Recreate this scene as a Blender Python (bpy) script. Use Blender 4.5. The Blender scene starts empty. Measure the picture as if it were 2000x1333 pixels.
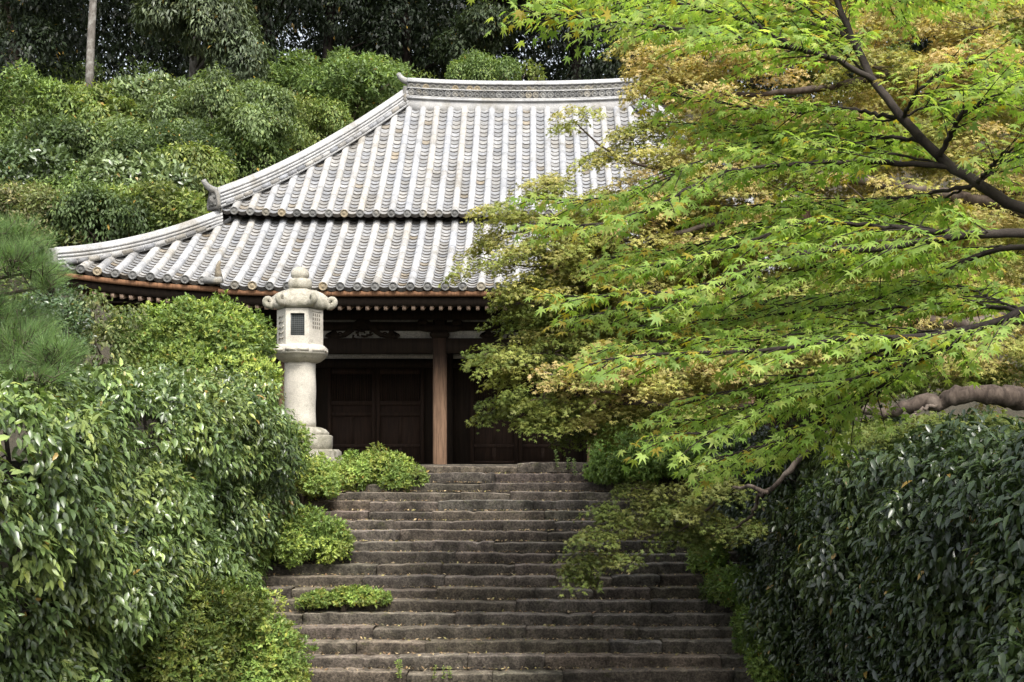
import bpy, math, random
import numpy as np
from mathutils import Vector

# ------------------------------------------------------------------ camera, sky, sun, exposure
S = bpy.context.scene
COL = S.collection
F_PX, CX, CY, EYE = 2350.0, 1045.0, 898.0, 0.12      # focal length / vanishing point in the 2000 px wide photograph
cam_d = bpy.data.cameras.new('camera')
cam_d.sensor_width = 36.0
cam_d.lens = F_PX / 2000 * 36
cam_d.shift_x = -(CX - 1000) / 2000
cam_d.shift_y = (CY - 666.5) / 2000
cam_d.clip_start, cam_d.clip_end = 0.1, 2000
cam = bpy.data.objects.new('camera', cam_d)
COL.objects.link(cam)
cam.location = (0, 0, EYE)
cam.rotation_euler = (math.radians(90), 0, 0)
S.camera = cam

SUN_EL, SUN_AZ = math.radians(50), math.radians(20)    # azimuth: swung to the right of straight behind the camera
world = bpy.data.worlds.new('World')
S.world = world
world.use_nodes = True
wn = world.node_tree.nodes
sky = wn.new('ShaderNodeTexSky')
sky.sky_type = 'NISHITA'
sky.sun_disc = False
sky.sun_elevation = SUN_EL
sky.sun_rotation = math.radians(180) - SUN_AZ
sky.dust_density = 4.0
sky.air_density = 1.0
sky.ozone_density = 0.6
wn['Background'].inputs['Strength'].default_value = 0.15
pale = wn.new('ShaderNodeHueSaturation')              # thin bright cloud: a paler sky than clear blue
pale.inputs['Saturation'].default_value = 0.35
world.node_tree.links.new(sky.outputs[0], pale.inputs['Color'])
world.node_tree.links.new(pale.outputs[0], wn['Background'].inputs['Color'])
sun_d = bpy.data.lights.new('sun', 'SUN')
sun_d.energy = 1.6
sun_d.angle = math.radians(13)
sun_d.color = (1.0, 0.96, 0.9)
sun = bpy.data.objects.new('sun', sun_d)
COL.objects.link(sun)
sdir = Vector((math.sin(SUN_AZ) * math.cos(SUN_EL), -math.cos(SUN_AZ) * math.cos(SUN_EL), math.sin(SUN_EL)))
sun.rotation_euler = sdir.to_track_quat('Z', 'Y').to_euler()
sun.location = (10, -20, 40)
S.view_settings.view_transform = 'Standard'
S.view_settings.look = 'None'
S.view_settings.gamma = 1.0
S.view_settings.exposure = 1.3
S.cycles.max_bounces = 8
S.cycles.transparent_max_bounces = 8

# ------------------------------------------------------------------ helpers
def at(px, py, Y):
    return np.array([(px - CX) * Y / F_PX, Y, EYE + (CY - py) * Y / F_PX])

def unit(a):
    a = np.asarray(a, float)
    return a / np.maximum(np.linalg.norm(a, axis=-1, keepdims=True), 1e-9)

def sstep(a, b, x):
    t = np.clip((x - a) / (b - a), 0, 1)
    return t * t * (3 - 2 * t)

def waves(p, k, seed, n=6):
    r = np.random.RandomState(seed)
    out = 0
    for i in range(n):
        d = unit(r.randn(p.shape[-1])) * k * (0.6 + 0.9 * r.rand())
        out = out + np.sin(p @ d + r.rand() * 6.28)
    return out / math.sqrt(n) * 0.7

class MB:
    """collects geometry and links it as ONE mesh object"""
    def __init__(s):
        s.v, s.q, s.t, s.c, s.n = [], [], [], [], 0
    def add(s, V, Q=None, T=None, col=None):
        V = np.asarray(V, float).reshape(-1, 3)
        s.v.append(V)
        if Q is not None and len(Q): s.q.append(np.asarray(Q, int).reshape(-1, 4) + s.n)
        if T is not None and len(T): s.t.append(np.asarray(T, int).reshape(-1, 3) + s.n)
        c = np.ones((len(V), 3)) if col is None else np.broadcast_to(np.asarray(col, float), (len(V), 3))
        s.c.append(c)
        s.n += len(V)
    def box(s, lo, hi, col=None, bev=0.0):
        lo, hi = np.asarray(lo, float), np.asarray(hi, float)
        if bev > 0:
            return s.rbox(lo, hi, bev, col)
        x0, y0, z0 = lo; x1, y1, z1 = hi
        V = [(x0,y0,z0),(x1,y0,z0),(x1,y1,z0),(x0,y1,z0),(x0,y0,z1),(x1,y0,z1),(x1,y1,z1),(x0,y1,z1)]
        s.add(V, Q=[(3,2,1,0),(4,5,6,7),(0,1,5,4),(1,2,6,5),(2,3,7,6),(3,0,4,7)], col=col)
    def rbox(s, lo, hi, b, col=None):
        # box with chamfered vertical and horizontal edges
        (x0,y0,z0),(x1,y1,z1) = lo, hi
        def ring(i, z):
            a, c = x0 + i, x1 - i; d, e = y0 + i, y1 - i
            return [(a+b,d,z),(c-b,d,z),(c,d+b,z),(c,e-b,z),(c-b,e,z),(a+b,e,z),(a,e-b,z),(a,d+b,z)]
        V = ring(b, z0) + ring(0, z0 + b) + ring(0, z1 - b) + ring(b, z1)
        Q = []
        for k in range(3):
            for i in range(8):
                j = (i + 1) % 8
                Q.append((k*8+i, k*8+j, k*8+8+j, k*8+8+i))
        T = [(0, i + 1, i) for i in range(1, 7)] + [(24, 24 + i, 25 + i) for i in range(1, 7)]
        s.add(V, Q=Q, T=T, col=col)
    def beam(s, p, q, w, h, col=None):
        """box from p to q, w wide, h high"""
        p, q = np.asarray(p, float), np.asarray(q, float)
        d = unit(q - p); up = np.array([0, 0, 1.0])
        if abs(d[2]) > 0.95: up = np.array([0, 1.0, 0])
        sd = unit(np.cross(d, up)); u = np.cross(sd, d)
        V = []
        for e in (p, q):
            for a, b in ((-1,-1),(1,-1),(1,1),(-1,1)):
                V.append(e + sd * a * w / 2 + u * b * h / 2)
        s.add(V, Q=[(0,1,2,3),(7,6,5,4),(0,4,5,1),(1,5,6,2),(2,6,7,3),(3,7,4,0)], col=col)
    def tube(s, path, rad, seg=7, col=None, cap=True):
        path = np.asarray(path, float); n = len(path)
        rad = np.broadcast_to(np.asarray(rad, float), (n,))
        tan = unit(np.gradient(path, axis=0))
        ref = np.array([0, 0, 1.0]) if abs(tan[0][2]) < 0.9 else np.array([0, 1.0, 0])
        u = unit(np.cross(tan[0], ref)); V = []
        for i in range(n):
            u = unit(u - tan[i] * np.dot(u, tan[i])); w = np.cross(tan[i], u)
            for k in range(seg):
                a = 2 * math.pi * k / seg
                V.append(path[i] + (u * math.cos(a) + w * math.sin(a)) * rad[i])
        Q = [(i*seg+k, i*seg+(k+1)%seg, (i+1)*seg+(k+1)%seg, (i+1)*seg+k) for i in range(n-1) for k in range(seg)]
        T = []
        if cap:
            T = [(0, k+1, k) for k in range(1, seg-1)]
            b = (n-1)*seg
            T += [(b, b+k, b+k+1) for k in range(1, seg-1)]
        s.add(V, Q=Q, T=T, col=col)
    def lathe(s, prof, c, seg=24, rot=0.0, fr=None, col=None):
        """surface of revolution (or polygon when seg is small); prof = [(radius, z)]"""
        V = []
        for r, z in prof:
            for k in range(seg):
                a = 2 * math.pi * (k + 0.5) / seg + rot
                V.append((c[0] + r * math.cos(a), c[1] + r * math.sin(a), c[2] + z))
        n = len(prof)
        Q = [(i*seg+k, i*seg+(k+1)%seg, (i+1)*seg+(k+1)%seg, (i+1)*seg+k) for i in range(n-1) for k in range(seg)]
        T = [(0, k+1, k) for k in range(1, seg-1)]
        b = (n-1)*seg
        T += [(b, b+k, b+k+1) for k in range(1, seg-1)]
        s.add(V, Q=Q, T=T, col=col)
    def sweep(s, prof, path, col=None, side=None, closed=True, up=(0, 0, 1)):
        """prof = [(lateral, height)], swept along path with height kept vertical"""
        path = np.asarray(path, float); n = len(path); m = len(prof)
        tan = unit(np.gradient(path, axis=0)); V = []
        for i in range(n):
            lat = unit(np.cross(tan[i], (0, 0, 1.0)))
            for a, b in prof:
                V.append(path[i] + lat * a + np.array(up) * b)
        rng_ = range(m if closed else m - 1)
        Q = [(i*m+k, (i+1)*m+k, (i+1)*m+(k+1)%m, i*m+(k+1)%m) for i in range(n-1) for k in rng_]
        T = []
        if closed:
            T = [(0, k, k+1) for k in range(1, m-1)]
            b = (n-1)*m
            T += [(b, b+k+1, b+k) for k in range(1, m-1)]
        s.add(V, Q=Q, T=T, col=col)
    def prism(s, poly, y0, y1, col=None):
        """polygon in X-Z extruded along Y (fan from its centroid)"""
        poly = np.asarray(poly, float); m = len(poly)
        V = [(x, y0, z) for x, z in poly] + [(x, y1, z) for x, z in poly]
        cx, cz = poly.mean(0)
        V += [(cx, y0, cz), (cx, y1, cz)]
        Q = [(k, (k+1)%m, m+(k+1)%m, m+k) for k in range(m)]
        T = [(2*m, (k+1)%m, k) for k in range(m)] + [(2*m+1, m+k, m+(k+1)%m) for k in range(m)]
        s.add(V, Q=Q, T=T, col=col)
    def build(s, name, mat, parent=None, smooth=False):
        V = np.concatenate(s.v); C = np.concatenate(s.c)
        q = np.concatenate(s.q) if s.q else np.zeros((0, 4), int)
        t = np.concatenate(s.t) if s.t else np.zeros((0, 3), int)
        if parent is not None:
            off = np.array(parent.location); p = parent
            while p.parent is not None:
                p = p.parent; off = off + np.array(p.location)
            V = V - off
        me = bpy.data.meshes.new(name)
        me.vertices.add(len(V)); me.vertices.foreach_set('co', V.astype(np.float32).ravel())
        loops = np.concatenate([q.ravel(), t.ravel()]).astype(np.int32)
        me.loops.add(len(loops)); me.loops.foreach_set('vertex_index', loops)
        me.polygons.add(len(q) + len(t))
        st = np.concatenate([np.arange(len(q)) * 4, len(q) * 4 + np.arange(len(t)) * 3]).astype(np.int32)
        me.polygons.foreach_set('loop_start', st)
        me.update(calc_edges=True)
        if smooth: me.polygons.foreach_set('use_smooth', np.ones(len(q) + len(t), bool))
        at_ = me.attributes.new('tint', 'FLOAT_COLOR', 'POINT')
        at_.data.foreach_set('color', np.concatenate([C, np.ones((len(C), 1))], 1).astype(np.float32).ravel())
        me.materials.append(mat)
        o = bpy.data.objects.new(name, me)
        COL.objects.link(o)
        if parent is not None: o.parent = parent
        return o

def tag(o, label=None, cat=None, group=None, kind=None):
    if label: o['label'] = label
    if cat: o['category'] = cat
    if group: o['group'] = group
    if kind: o['kind'] = kind
    return o

def root(name, loc, label, cat, group=None):
    o = bpy.data.objects.new(name, None)
    o.empty_display_size = 0.3
    COL.objects.link(o); o.location = tuple(float(x) for x in loc)
    return tag(o, label, cat, group)

# ------------------------------------------------------------------ materials
def mat_new(name):
    m = bpy.data.materials.new(name); m.use_nodes = True
    nt = m.node_tree; b = nt.nodes['Principled BSDF']
    return m, nt, b

def mixcol(nt, fac, a, b, mode='MIX'):
    n = nt.nodes.new('ShaderNodeMix'); n.data_type = 'RGBA'; n.blend_type = mode
    for s_, v in ((0, fac), (6, a), (7, b)):
        if hasattr(v, 'links'): nt.links.new(v, n.inputs[s_])
        elif s_ == 0: n.inputs[0].default_value = v
        else: n.inputs[s_].default_value = (*v, 1)
    return n.outputs[2]

def noise(nt, scale, detail=5, rough=0.6, vec=None, dist=0.0):
    n = nt.nodes.new('ShaderNodeTexNoise')
    n.inputs['Scale'].default_value = scale; n.inputs['Detail'].default_value = detail
    n.inputs['Roughness'].default_value = rough; n.inputs['Distortion'].default_value = dist
    if vec is not None: nt.links.new(vec, n.inputs['Vector'])
    return n.outputs['Fac']

def ramp(nt, fac, a, b):
    n = nt.nodes.new('ShaderNodeMapRange')
    n.inputs[1].default_value = a; n.inputs[2].default_value = b
    nt.links.new(fac, n.inputs[0])
    return n.outputs[0]

def coords(nt, scale=(1, 1, 1)):
    tc = nt.nodes.new('ShaderNodeTexCoord'); mp = nt.nodes.new('ShaderNodeMapping')
    mp.inputs['Scale'].default_value = scale
    nt.links.new(tc.outputs['Object'], mp.inputs['Vector'])
    return mp.outputs['Vector']

def tint(nt):
    a = nt.nodes.new('ShaderNodeAttribute'); a.attribute_name = 'tint'
    return a.outputs['Color']

def bump(nt, b, h, strength, dist):
    n = nt.nodes.new('ShaderNodeBump'); n.inputs['Strength'].default_value = strength
    n.inputs['Distance'].default_value = dist
    nt.links.new(h, n.inputs['Height']); nt.links.new(n.outputs[0], b.inputs['Normal'])

def leaf_mat(name, rough=0.42, spec=0.4, trans=0.4, tcol=(1.15, 1.2, 0.55)):
    m, nt, b = mat_new(name)
    t = tint(nt)
    v = noise(nt, 3.0, 2, 0.5, coords(nt))
    c = mixcol(nt, 1.0, t, mixcol(nt, ramp(nt, v, 0.3, 0.7), (0.82, 0.84, 0.8), (1.15, 1.12, 1.05)), 'MULTIPLY')
    nt.links.new(c, b.inputs['Base Color'])
    b.inputs['Roughness'].default_value = rough
    b.inputs['Specular IOR Level'].default_value = spec
    tr = nt.nodes.new('ShaderNodeBsdfTranslucent')
    nt.links.new(mixcol(nt, 1.0, c, tcol, 'MULTIPLY'), tr.inputs['Color'])
    mx = nt.nodes.new('ShaderNodeMixShader'); mx.inputs[0].default_value = trans
    nt.links.new(b.outputs[0], mx.inputs[1]); nt.links.new(tr.outputs[0], mx.inputs[2])
    nt.links.new(mx.outputs[0], nt.nodes['Material Output'].inputs['Surface'])
    return m

def bark_mat(name, a, b_, sc=14):
    m, nt, b = mat_new(name)
    v = noise(nt, sc, 6, 0.7, coords(nt, (1, 1, 0.35)), 0.4)
    big = noise(nt, 2.5, 3, 0.6, coords(nt))
    c = mixcol(nt, ramp(nt, v, 0.35, 0.68), a, b_)
    c = mixcol(nt, ramp(nt, big, 0.5, 0.72), c, (b_[0] * 1.6, b_[1] * 1.7, b_[2] * 1.75))
    nt.links.new(c, b.inputs['Base Color']); b.inputs['Roughness'].default_value = 0.92
    b.inputs['Specular IOR Level'].default_value = 0.15
    bump(nt, b, v, 0.6, 0.02)
    return m

def wood_mat(name, a, b_, rough=0.85, wear=None):
    m, nt, b = mat_new(name)
    g = noise(nt, 22, 6, 0.7, coords(nt, (1, 1, 0.06)), 0.3)
    c = mixcol(nt, ramp(nt, g, 0.3, 0.7), a, b_)
    if wear is not None:                    # rain-weathered below, sheltered and darker above
        sx = nt.nodes.new('ShaderNodeSeparateXYZ')
        tc = nt.nodes.new('ShaderNodeTexCoord'); nt.links.new(tc.outputs['Object'], sx.inputs[0])
        ad = nt.nodes.new('ShaderNodeMath'); ad.operation = 'MULTIPLY_ADD'
        ad.inputs[1].default_value = 1.0
        nz = noise(nt, 9, 4, 0.6, coords(nt, (1, 1, 0.15)))
        nt.links.new(sx.outputs[2], ad.inputs[0]); nt.links.new(nz, ad.inputs[2])
        w = ramp(nt, ad.outputs[0], wear[0], wear[1])
        c = mixcol(nt, w, c, mixcol(nt, ramp(nt, g, 0.3, 0.7), wear[2], wear[3]))
    nt.links.new(c, b.inputs['Base Color']); b.inputs['Roughness'].default_value = rough
    b.inputs['Specular IOR Level'].default_value = 0.2
    bump(nt, b, g, 0.35, 0.01)
    return m

def stone_mat(name, a, b_, stain, sc=6.0, stain_amt=(0.52, 0.72), grain=70, bumpd=0.02, moss=None, gl=0.62, gh=1.25):
    m, nt, b = mat_new(name)
    co = coords(nt)
    n1 = noise(nt, sc, 8, 0.68, co)
    n2 = noise(nt, grain, 4, 0.7, co)
    n3 = noise(nt, sc * 0.45, 5, 0.65, coords(nt, (1, 1, 0.6)), 0.6)
    c = mixcol(nt, ramp(nt, n1, 0.32, 0.68), a, b_)
    c = mixcol(nt, ramp(nt, n3, *stain_amt), c, stain)
    if moss: c = mixcol(nt, ramp(nt, noise(nt, sc * 1.3, 7, 0.75, coords(nt, (0.8, 1, 1.1)), 0.3), 0.56, 0.72), c, moss)
    c = mixcol(nt, ramp(nt, n2, 0.35, 0.7), mixcol(nt, 1.0, c, (gl, gl, gl), 'MULTIPLY'), mixcol(nt, 1.0, c, (gh, gh * .99, gh * .96), 'MULTIPLY'))
    c = mixcol(nt, 1.0, c, tint(nt), 'MULTIPLY')
    nt.links.new(c, b.inputs['Base Color']); b.inputs['Roughness'].default_value = 0.9
    b.inputs['Specular IOR Level'].default_value = 0.25
    ad = nt.nodes.new('ShaderNodeMath'); ad.operation = 'ADD'
    nt.links.new(n1, ad.inputs[0]); nt.links.new(n2, ad.inputs[1])
    bump(nt, b, ad.outputs[0], 0.6, bumpd)
    return m

M_TILE = stone_mat('roof_tile', (0.275, 0.282, 0.295), (0.455, 0.458, 0.46), (0.22, 0.205, 0.175), 2.6, (0.52, 0.76), 40, 0.008)
M_TILE_DARK = stone_mat('tile_end_clay', (0.085, 0.086, 0.085), (0.18, 0.178, 0.17), (0.24, 0.21, 0.15), 3.0, (0.55, 0.75), 60, 0.02)
M_LANTERN = stone_mat('lantern_granite', (0.44, 0.41, 0.36), (0.60, 0.57, 0.50), (0.33, 0.30, 0.25), 3.2, (0.52, 0.80), 75, 0.012, moss=(0.30, 0.285, 0.24))
M_LANTERN_OLD = stone_mat('weathered_granite', (0.30, 0.28, 0.23), (0.50, 0.47, 0.40), (0.17, 0.165, 0.115), 4.0, (0.48, 0.70), 60, 0.03, moss=(0.19, 0.185, 0.13))
M_STEP = stone_mat('step_stone', (0.048, 0.040, 0.032), (0.168, 0.145, 0.118), (0.036, 0.032, 0.025), 5.5, (0.46, 0.68), 30, 0.05, moss=(0.075, 0.075, 0.035), gl=0.38, gh=1.6)
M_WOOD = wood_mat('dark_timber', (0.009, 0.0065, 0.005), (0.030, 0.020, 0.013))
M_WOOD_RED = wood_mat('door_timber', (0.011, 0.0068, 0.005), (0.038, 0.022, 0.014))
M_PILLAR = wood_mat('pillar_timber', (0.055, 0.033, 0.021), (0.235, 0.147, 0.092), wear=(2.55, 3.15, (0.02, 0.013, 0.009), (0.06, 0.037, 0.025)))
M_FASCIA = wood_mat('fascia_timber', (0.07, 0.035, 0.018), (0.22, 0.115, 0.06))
M_RAFT_END = wood_mat('rafter_timber', (0.13, 0.085, 0.06), (0.46, 0.34, 0.25))
M_PLASTER = stone_mat('old_plaster', (0.42, 0.40, 0.37), (0.56, 0.54, 0.5), (0.3, 0.27, 0.23), 2.0, (0.6, 0.9), 30, 0.004)
M_BARK_DARK = bark_mat('dark_bark', (0.010, 0.008, 0.007), (0.034, 0.027, 0.022))
M_BARK_MID = bark_mat('maple_bark', (0.03, 0.022, 0.018), (0.11, 0.085, 0.067))
M_BARK_PALE = bark_mat('pale_bark', (0.095, 0.085, 0.073), (0.19, 0.175, 0.155), 9)
M_LEAF_GLOSS = leaf_mat('glossy_leaf', 0.33, 0.75, 0.20)
M_LEAF_SOFT = leaf_mat('soft_leaf', 0.5, 0.35, 0.36)
M_LEAF_MAPLE = leaf_mat('maple_leaf', 0.5, 0.3, 0.58, (1.2, 1.22, 0.6))
M_LEAF_OLD = leaf_mat('turning_maple_leaf', 0.55, 0.25, 0.40, (1.2, 1.1, 0.5))
M_LEAF_DARK = leaf_mat('forest_leaf', 0.42, 0.35, 0.25)
M_NEEDLE = leaf_mat('pine_needle', 0.5, 0.3, 0.3)

def soil_mat():
    m, nt, b = mat_new('soil')
    co = coords(nt)
    a = noise(nt, 1.3, 8, 0.7, co); f = noise(nt, 26, 5, 0.75, co)
    c = mixcol(nt, ramp(nt, a, 0.35, 0.65), (0.018, 0.018, 0.009), (0.04, 0.033, 0.02))
    c = mixcol(nt, ramp(nt, f, 0.5, 0.72), c, (0.085, 0.066, 0.042))
    nt.links.new(c, b.inputs['Base Color']); b.inputs['Roughness'].default_value = 0.95
    bump(nt, b, f, 0.8, 0.04)
    return m
M_SOIL = soil_mat()

# ------------------------------------------------------------------ terrain
STEP_T, STEP_R, Y_TOP, N_UP = 0.345, 0.168, 24.0, 22      # nose of the top step at Y 24, z 0
XL, XR = -4.95, 3.85                                       # stair edges
Y_BOT = Y_TOP - (N_UP - 1) * STEP_T
def corridor(Y):
    zs = -(Y_TOP - Y) / STEP_T * STEP_R - 0.33
    z_bot = -(N_UP) * STEP_R - 0.05
    path = np.interp(Y, [0, 3, Y_BOT - 0.5, Y_BOT], [-1.55, -1.6, z_bot, z_bot])
    z = np.where(Y < Y_BOT, path, np.maximum(zs, z_bot))
    return np.where(Y > Y_TOP + 0.3, -0.015, np.minimum(z, -0.015))
def terrain(X, Y):
    X, Y = np.asarray(X, float), np.asarray(Y, float)
    s = 34 + 10 * sstep(-14, -5, X)
    hill = 0.85 * np.maximum(Y - s, 0)
    plat = 17.3 + 4.0 * sstep(-14, -9, X)
    hill = np.where(hill > 0, -np.log(np.exp(-hill) + np.exp(-plat)), 0)
    bank = np.where(X < 0, 0.12, -0.1) * (1 - sstep(22, 25, Y)) - 0.015
    side = np.maximum(sstep(XL - 0.05, XL - 0.5, X), sstep(XR + 0.05, XR + 0.5, X))
    low = corridor(Y) * (1 - side) + bank * side
    xy = np.stack([X, Y], -1)
    return low + hill + waves(xy, 0.9, 5) * 0.25 * sstep(0.3, 3, hill)
xs = np.unique(np.concatenate([np.arange(-9, 9.01, 0.15), np.arange(-40, 41, 1.0), np.arange(-400, 401, 40)]))
ys = np.unique(np.concatenate([np.arange(-4, 26, 0.3), np.arange(26, 76, 1.0), np.arange(-200, -4, 28), np.arange(76, 700, 48)]))
gx, gy = np.meshgrid(xs, ys)
gz = terrain(gx, gy)
nx, ny = len(xs), len(ys)
ii = np.arange(nx * ny).reshape(ny, nx)
mb = MB()
mb.add(np.stack([gx, gy, gz], -1).reshape(-1, 3),
       Q=np.stack([ii[:-1, :-1], ii[:-1, 1:], ii[1:, 1:], ii[1:, :-1]], -1).reshape(-1, 4))
tag(mb.build('ground', M_SOIL, smooth=True), 'dark soil of the bank and hillside under the shrubs', 'ground', kind='structure')

def ground_hit(px, py, Y0=35.0):
    for Y in np.arange(Y0, 90, 0.1):
        p = at(px, py, Y)
        if p[2] < float(terrain(p[0], Y)): return p
    return at(px, py, 60)

# ------------------------------------------------------------------ stone stairway
rs = np.random.RandomState(11)
st = root('stone_stairway', ((XL + XR) / 2, Y_TOP, 0), 'worn dark stone stairway climbing between the hedges to the temple hall', 'stairs')
def step_mesh(n):
    """n = 0 is the top step (nose at Y_TOP, z = 0), counting downwards"""
    mb = MB()
    y0, z0 = Y_TOP - n * STEP_T, -n * STEP_R
    x = XL - 0.1 - rs.rand() * 0.5
    sway = rs.rand() * 6.28
    while x < XR + 0.1:
        w = 0.8 + rs.rand() ** 1.2 * 2.2
        x1 = min(x + w, XR + 0.35)
        k = max(4, int((x1 - x) / 0.09))
        xs_ = np.linspace(x + 0.004, x1 - 0.004, k)
        dz, dy = rs.randn() * 0.012, rs.randn() * 0.018
        tilt = rs.randn() * 0.008
        if n == 0 and x > -1.2: dz += 0.03
        e = np.abs(np.linspace(-1, 1, k)) ** 14
        top = z0 + dz + tilt * np.linspace(-1, 1, k) + 0.007 * np.sin(xs_ * 0.9 + sway) + 0.0035 * np.sin(xs_ * 3.1 + sway * 2 + n) + rs.randn(k) * 0.0045 - (rs.rand(k) < 0.05) * 0.02 - e * 0.008
        fr = y0 + dy + rs.randn(k) * 0.006 + e * 0.01
        rows = [(fr + 0.012 + rs.randn(k) * 0.006, top - 0.20), (fr + rs.randn(k) * 0.007, top - 0.10),
                (fr - 0.004 + rs.randn(k) * 0.009, top - 0.032), (fr + 0.004, top - 0.008), (fr + 0.016, top),
                (fr + 0.18, top + rs.randn(k) * 0.002), (np.full(k, y0 + STEP_T + 0.06), top)]
        V = np.concatenate([np.stack([xs_, np.broadcast_to(a, (k,)), np.broadcast_to(b, (k,))], -1) for a, b in rows])
        m = len(rows)
        Q = [(r*k+c, r*k+c+1, (r+1)*k+c+1, (r+1)*k+c) for r in range(m-1) for c in range(k-1)]
        T = []
        for c, flip in ((0, 0), (k-1, 1)):
            for r in range(1, m-1):
                t = (c, r*k+c, (r+1)*k+c)
                T.append(t if flip else t[::-1])
        g = 0.78 + 0.42 * rs.rand()
        gc = np.array([g * (1 + rs.randn() * 0.03), g, g * (1 + rs.randn() * 0.04)])
        tr_ = np.concatenate([np.full(4 * k, 0.80), np.full(k, 1.9), np.full(2 * k, 2.1)])[:, None]   # dusty treads with overhead light painted in; risers painted darker as shaded
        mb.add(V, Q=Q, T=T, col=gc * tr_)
        x = x1
    return mb
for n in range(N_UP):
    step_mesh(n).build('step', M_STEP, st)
mb = MB()       # paving behind the top step
for a in np.arange(XL, XR, 1.1):
    mb.box((a + 0.004, Y_TOP + 0.41, -0.3), (a + 1.09, Y_TOP + 1.2, -0.004 + rs.randn() * 0.004), col=(1.1, 1.1, 1.1))
mb.build('landing_slab', M_STEP, st)
# dry leaves and needles lying on the treads
mb = MB()
N = 6500
n_ = rs.randint(1, N_UP, N)
px_ = rs.uniform(XL, XR, N)
back = rs.rand(N) ** 0.45
P = np.stack([px_, Y_TOP - n_ * STEP_T + 0.05 + back * 0.27, -n_ * STEP_R + 0.012 + rs.rand(N) * 0.014], -1)
ang = rs.rand(N) * 6.28; ln = 0.012 + rs.rand(N) * 0.026; wd = ln * (0.25 + 0.4 * rs.rand(N))
d1 = np.stack([np.cos(ang), np.sin(ang), rs.randn(N) * 0.4], -1) * ln[:, None]
d2 = np.stack([-np.sin(ang), np.cos(ang), rs.randn(N) * 0.4], -1) * wd[:, None]
V = np.stack([P - d1, P + d2, P + d1, P - d2], 1).reshape(-1, 3)
pal = np.array([(0.34, 0.26, 0.17), (0.26, 0.18, 0.10), (0.42, 0.33, 0.2), (0.2, 0.13, 0.08), (0.3, 0.27, 0.12)])
cc = pal[rs.randint(0, 5, N)] * (0.7 + 0.6 * rs.rand(N, 1))
mb.add(V, Q=np.arange(N * 4).reshape(-1, 4), col=np.repeat(cc, 4, 0))
M_LITTER = leaf_mat('dry_litter', 0.8, 0.1, 0.1, (1, 1, 1))
tag(mb.build('leaf_litter', M_LITTER), 'dry leaves and needles scattered on the stone treads', 'leaf litter', kind='stuff')

# ------------------------------------------------------------------ temple hall
XC, YE, HALF, DH, Y_BRK, HALF_D = -0.45, 28.0, 10.75, 7.45, 2.96, 7.45
ZE = 4.18
hall = root('temple_hall', (XC, 35.4, 0), 'old timber temple hall with two tiered grey tiled hip roof above the stairs', 'temple')
def lift(e, amt=0.42, L=6.2):
    return amt * np.clip(1 - e / L, 0, 1) ** 2.2
def z_low(y, e):      # y: distance in from the eave, e: distance from the corner along the eave
    return ZE + 0.50 * y + 0.042 * y * y + lift(e) * np.clip(1 - y / 4.2, 0, 1)
def z_up(y, e):       # y counted from the upper eave
    return 6.42 + 0.745 * y + 0.039 * y * y + lift(e, 0.10, 3.5) * np.clip(1 - y / 3, 0, 1)
PITCH = 0.405
rt = np.random.RandomState(3)
WARM = np.array([(1.0, 1.0, 1.02), (1.08, 1.03, 0.94), (0.92, 0.94, 0.99), (1.12, 1.1, 1.06), (1.04, 0.97, 0.86), (0.86, 0.87, 0.9)])
SIDES = {   # outward eave frame: origin of the eave centre, along, inward
    'front': (np.array([XC, YE, 0]), np.array([1., 0, 0]), np.array([0, 1., 0]), HALF),
    'back': (np.array([XC, YE + 2 * DH, 0]), np.array([-1., 0, 0]), np.array([0, -1., 0]), HALF),
    'left': (np.array([XC - HALF, YE + DH, 0]), np.array([0, -1., 0]), np.array([1., 0, 0]), HALF_D),
    'right': (np.array([XC + HALF, YE + DH, 0]), np.array([0, 1., 0]), np.array([-1., 0, 0]), HALF_D)}
KOHAI = 6.88           # half width of the porch, whose eave runs lower
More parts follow.
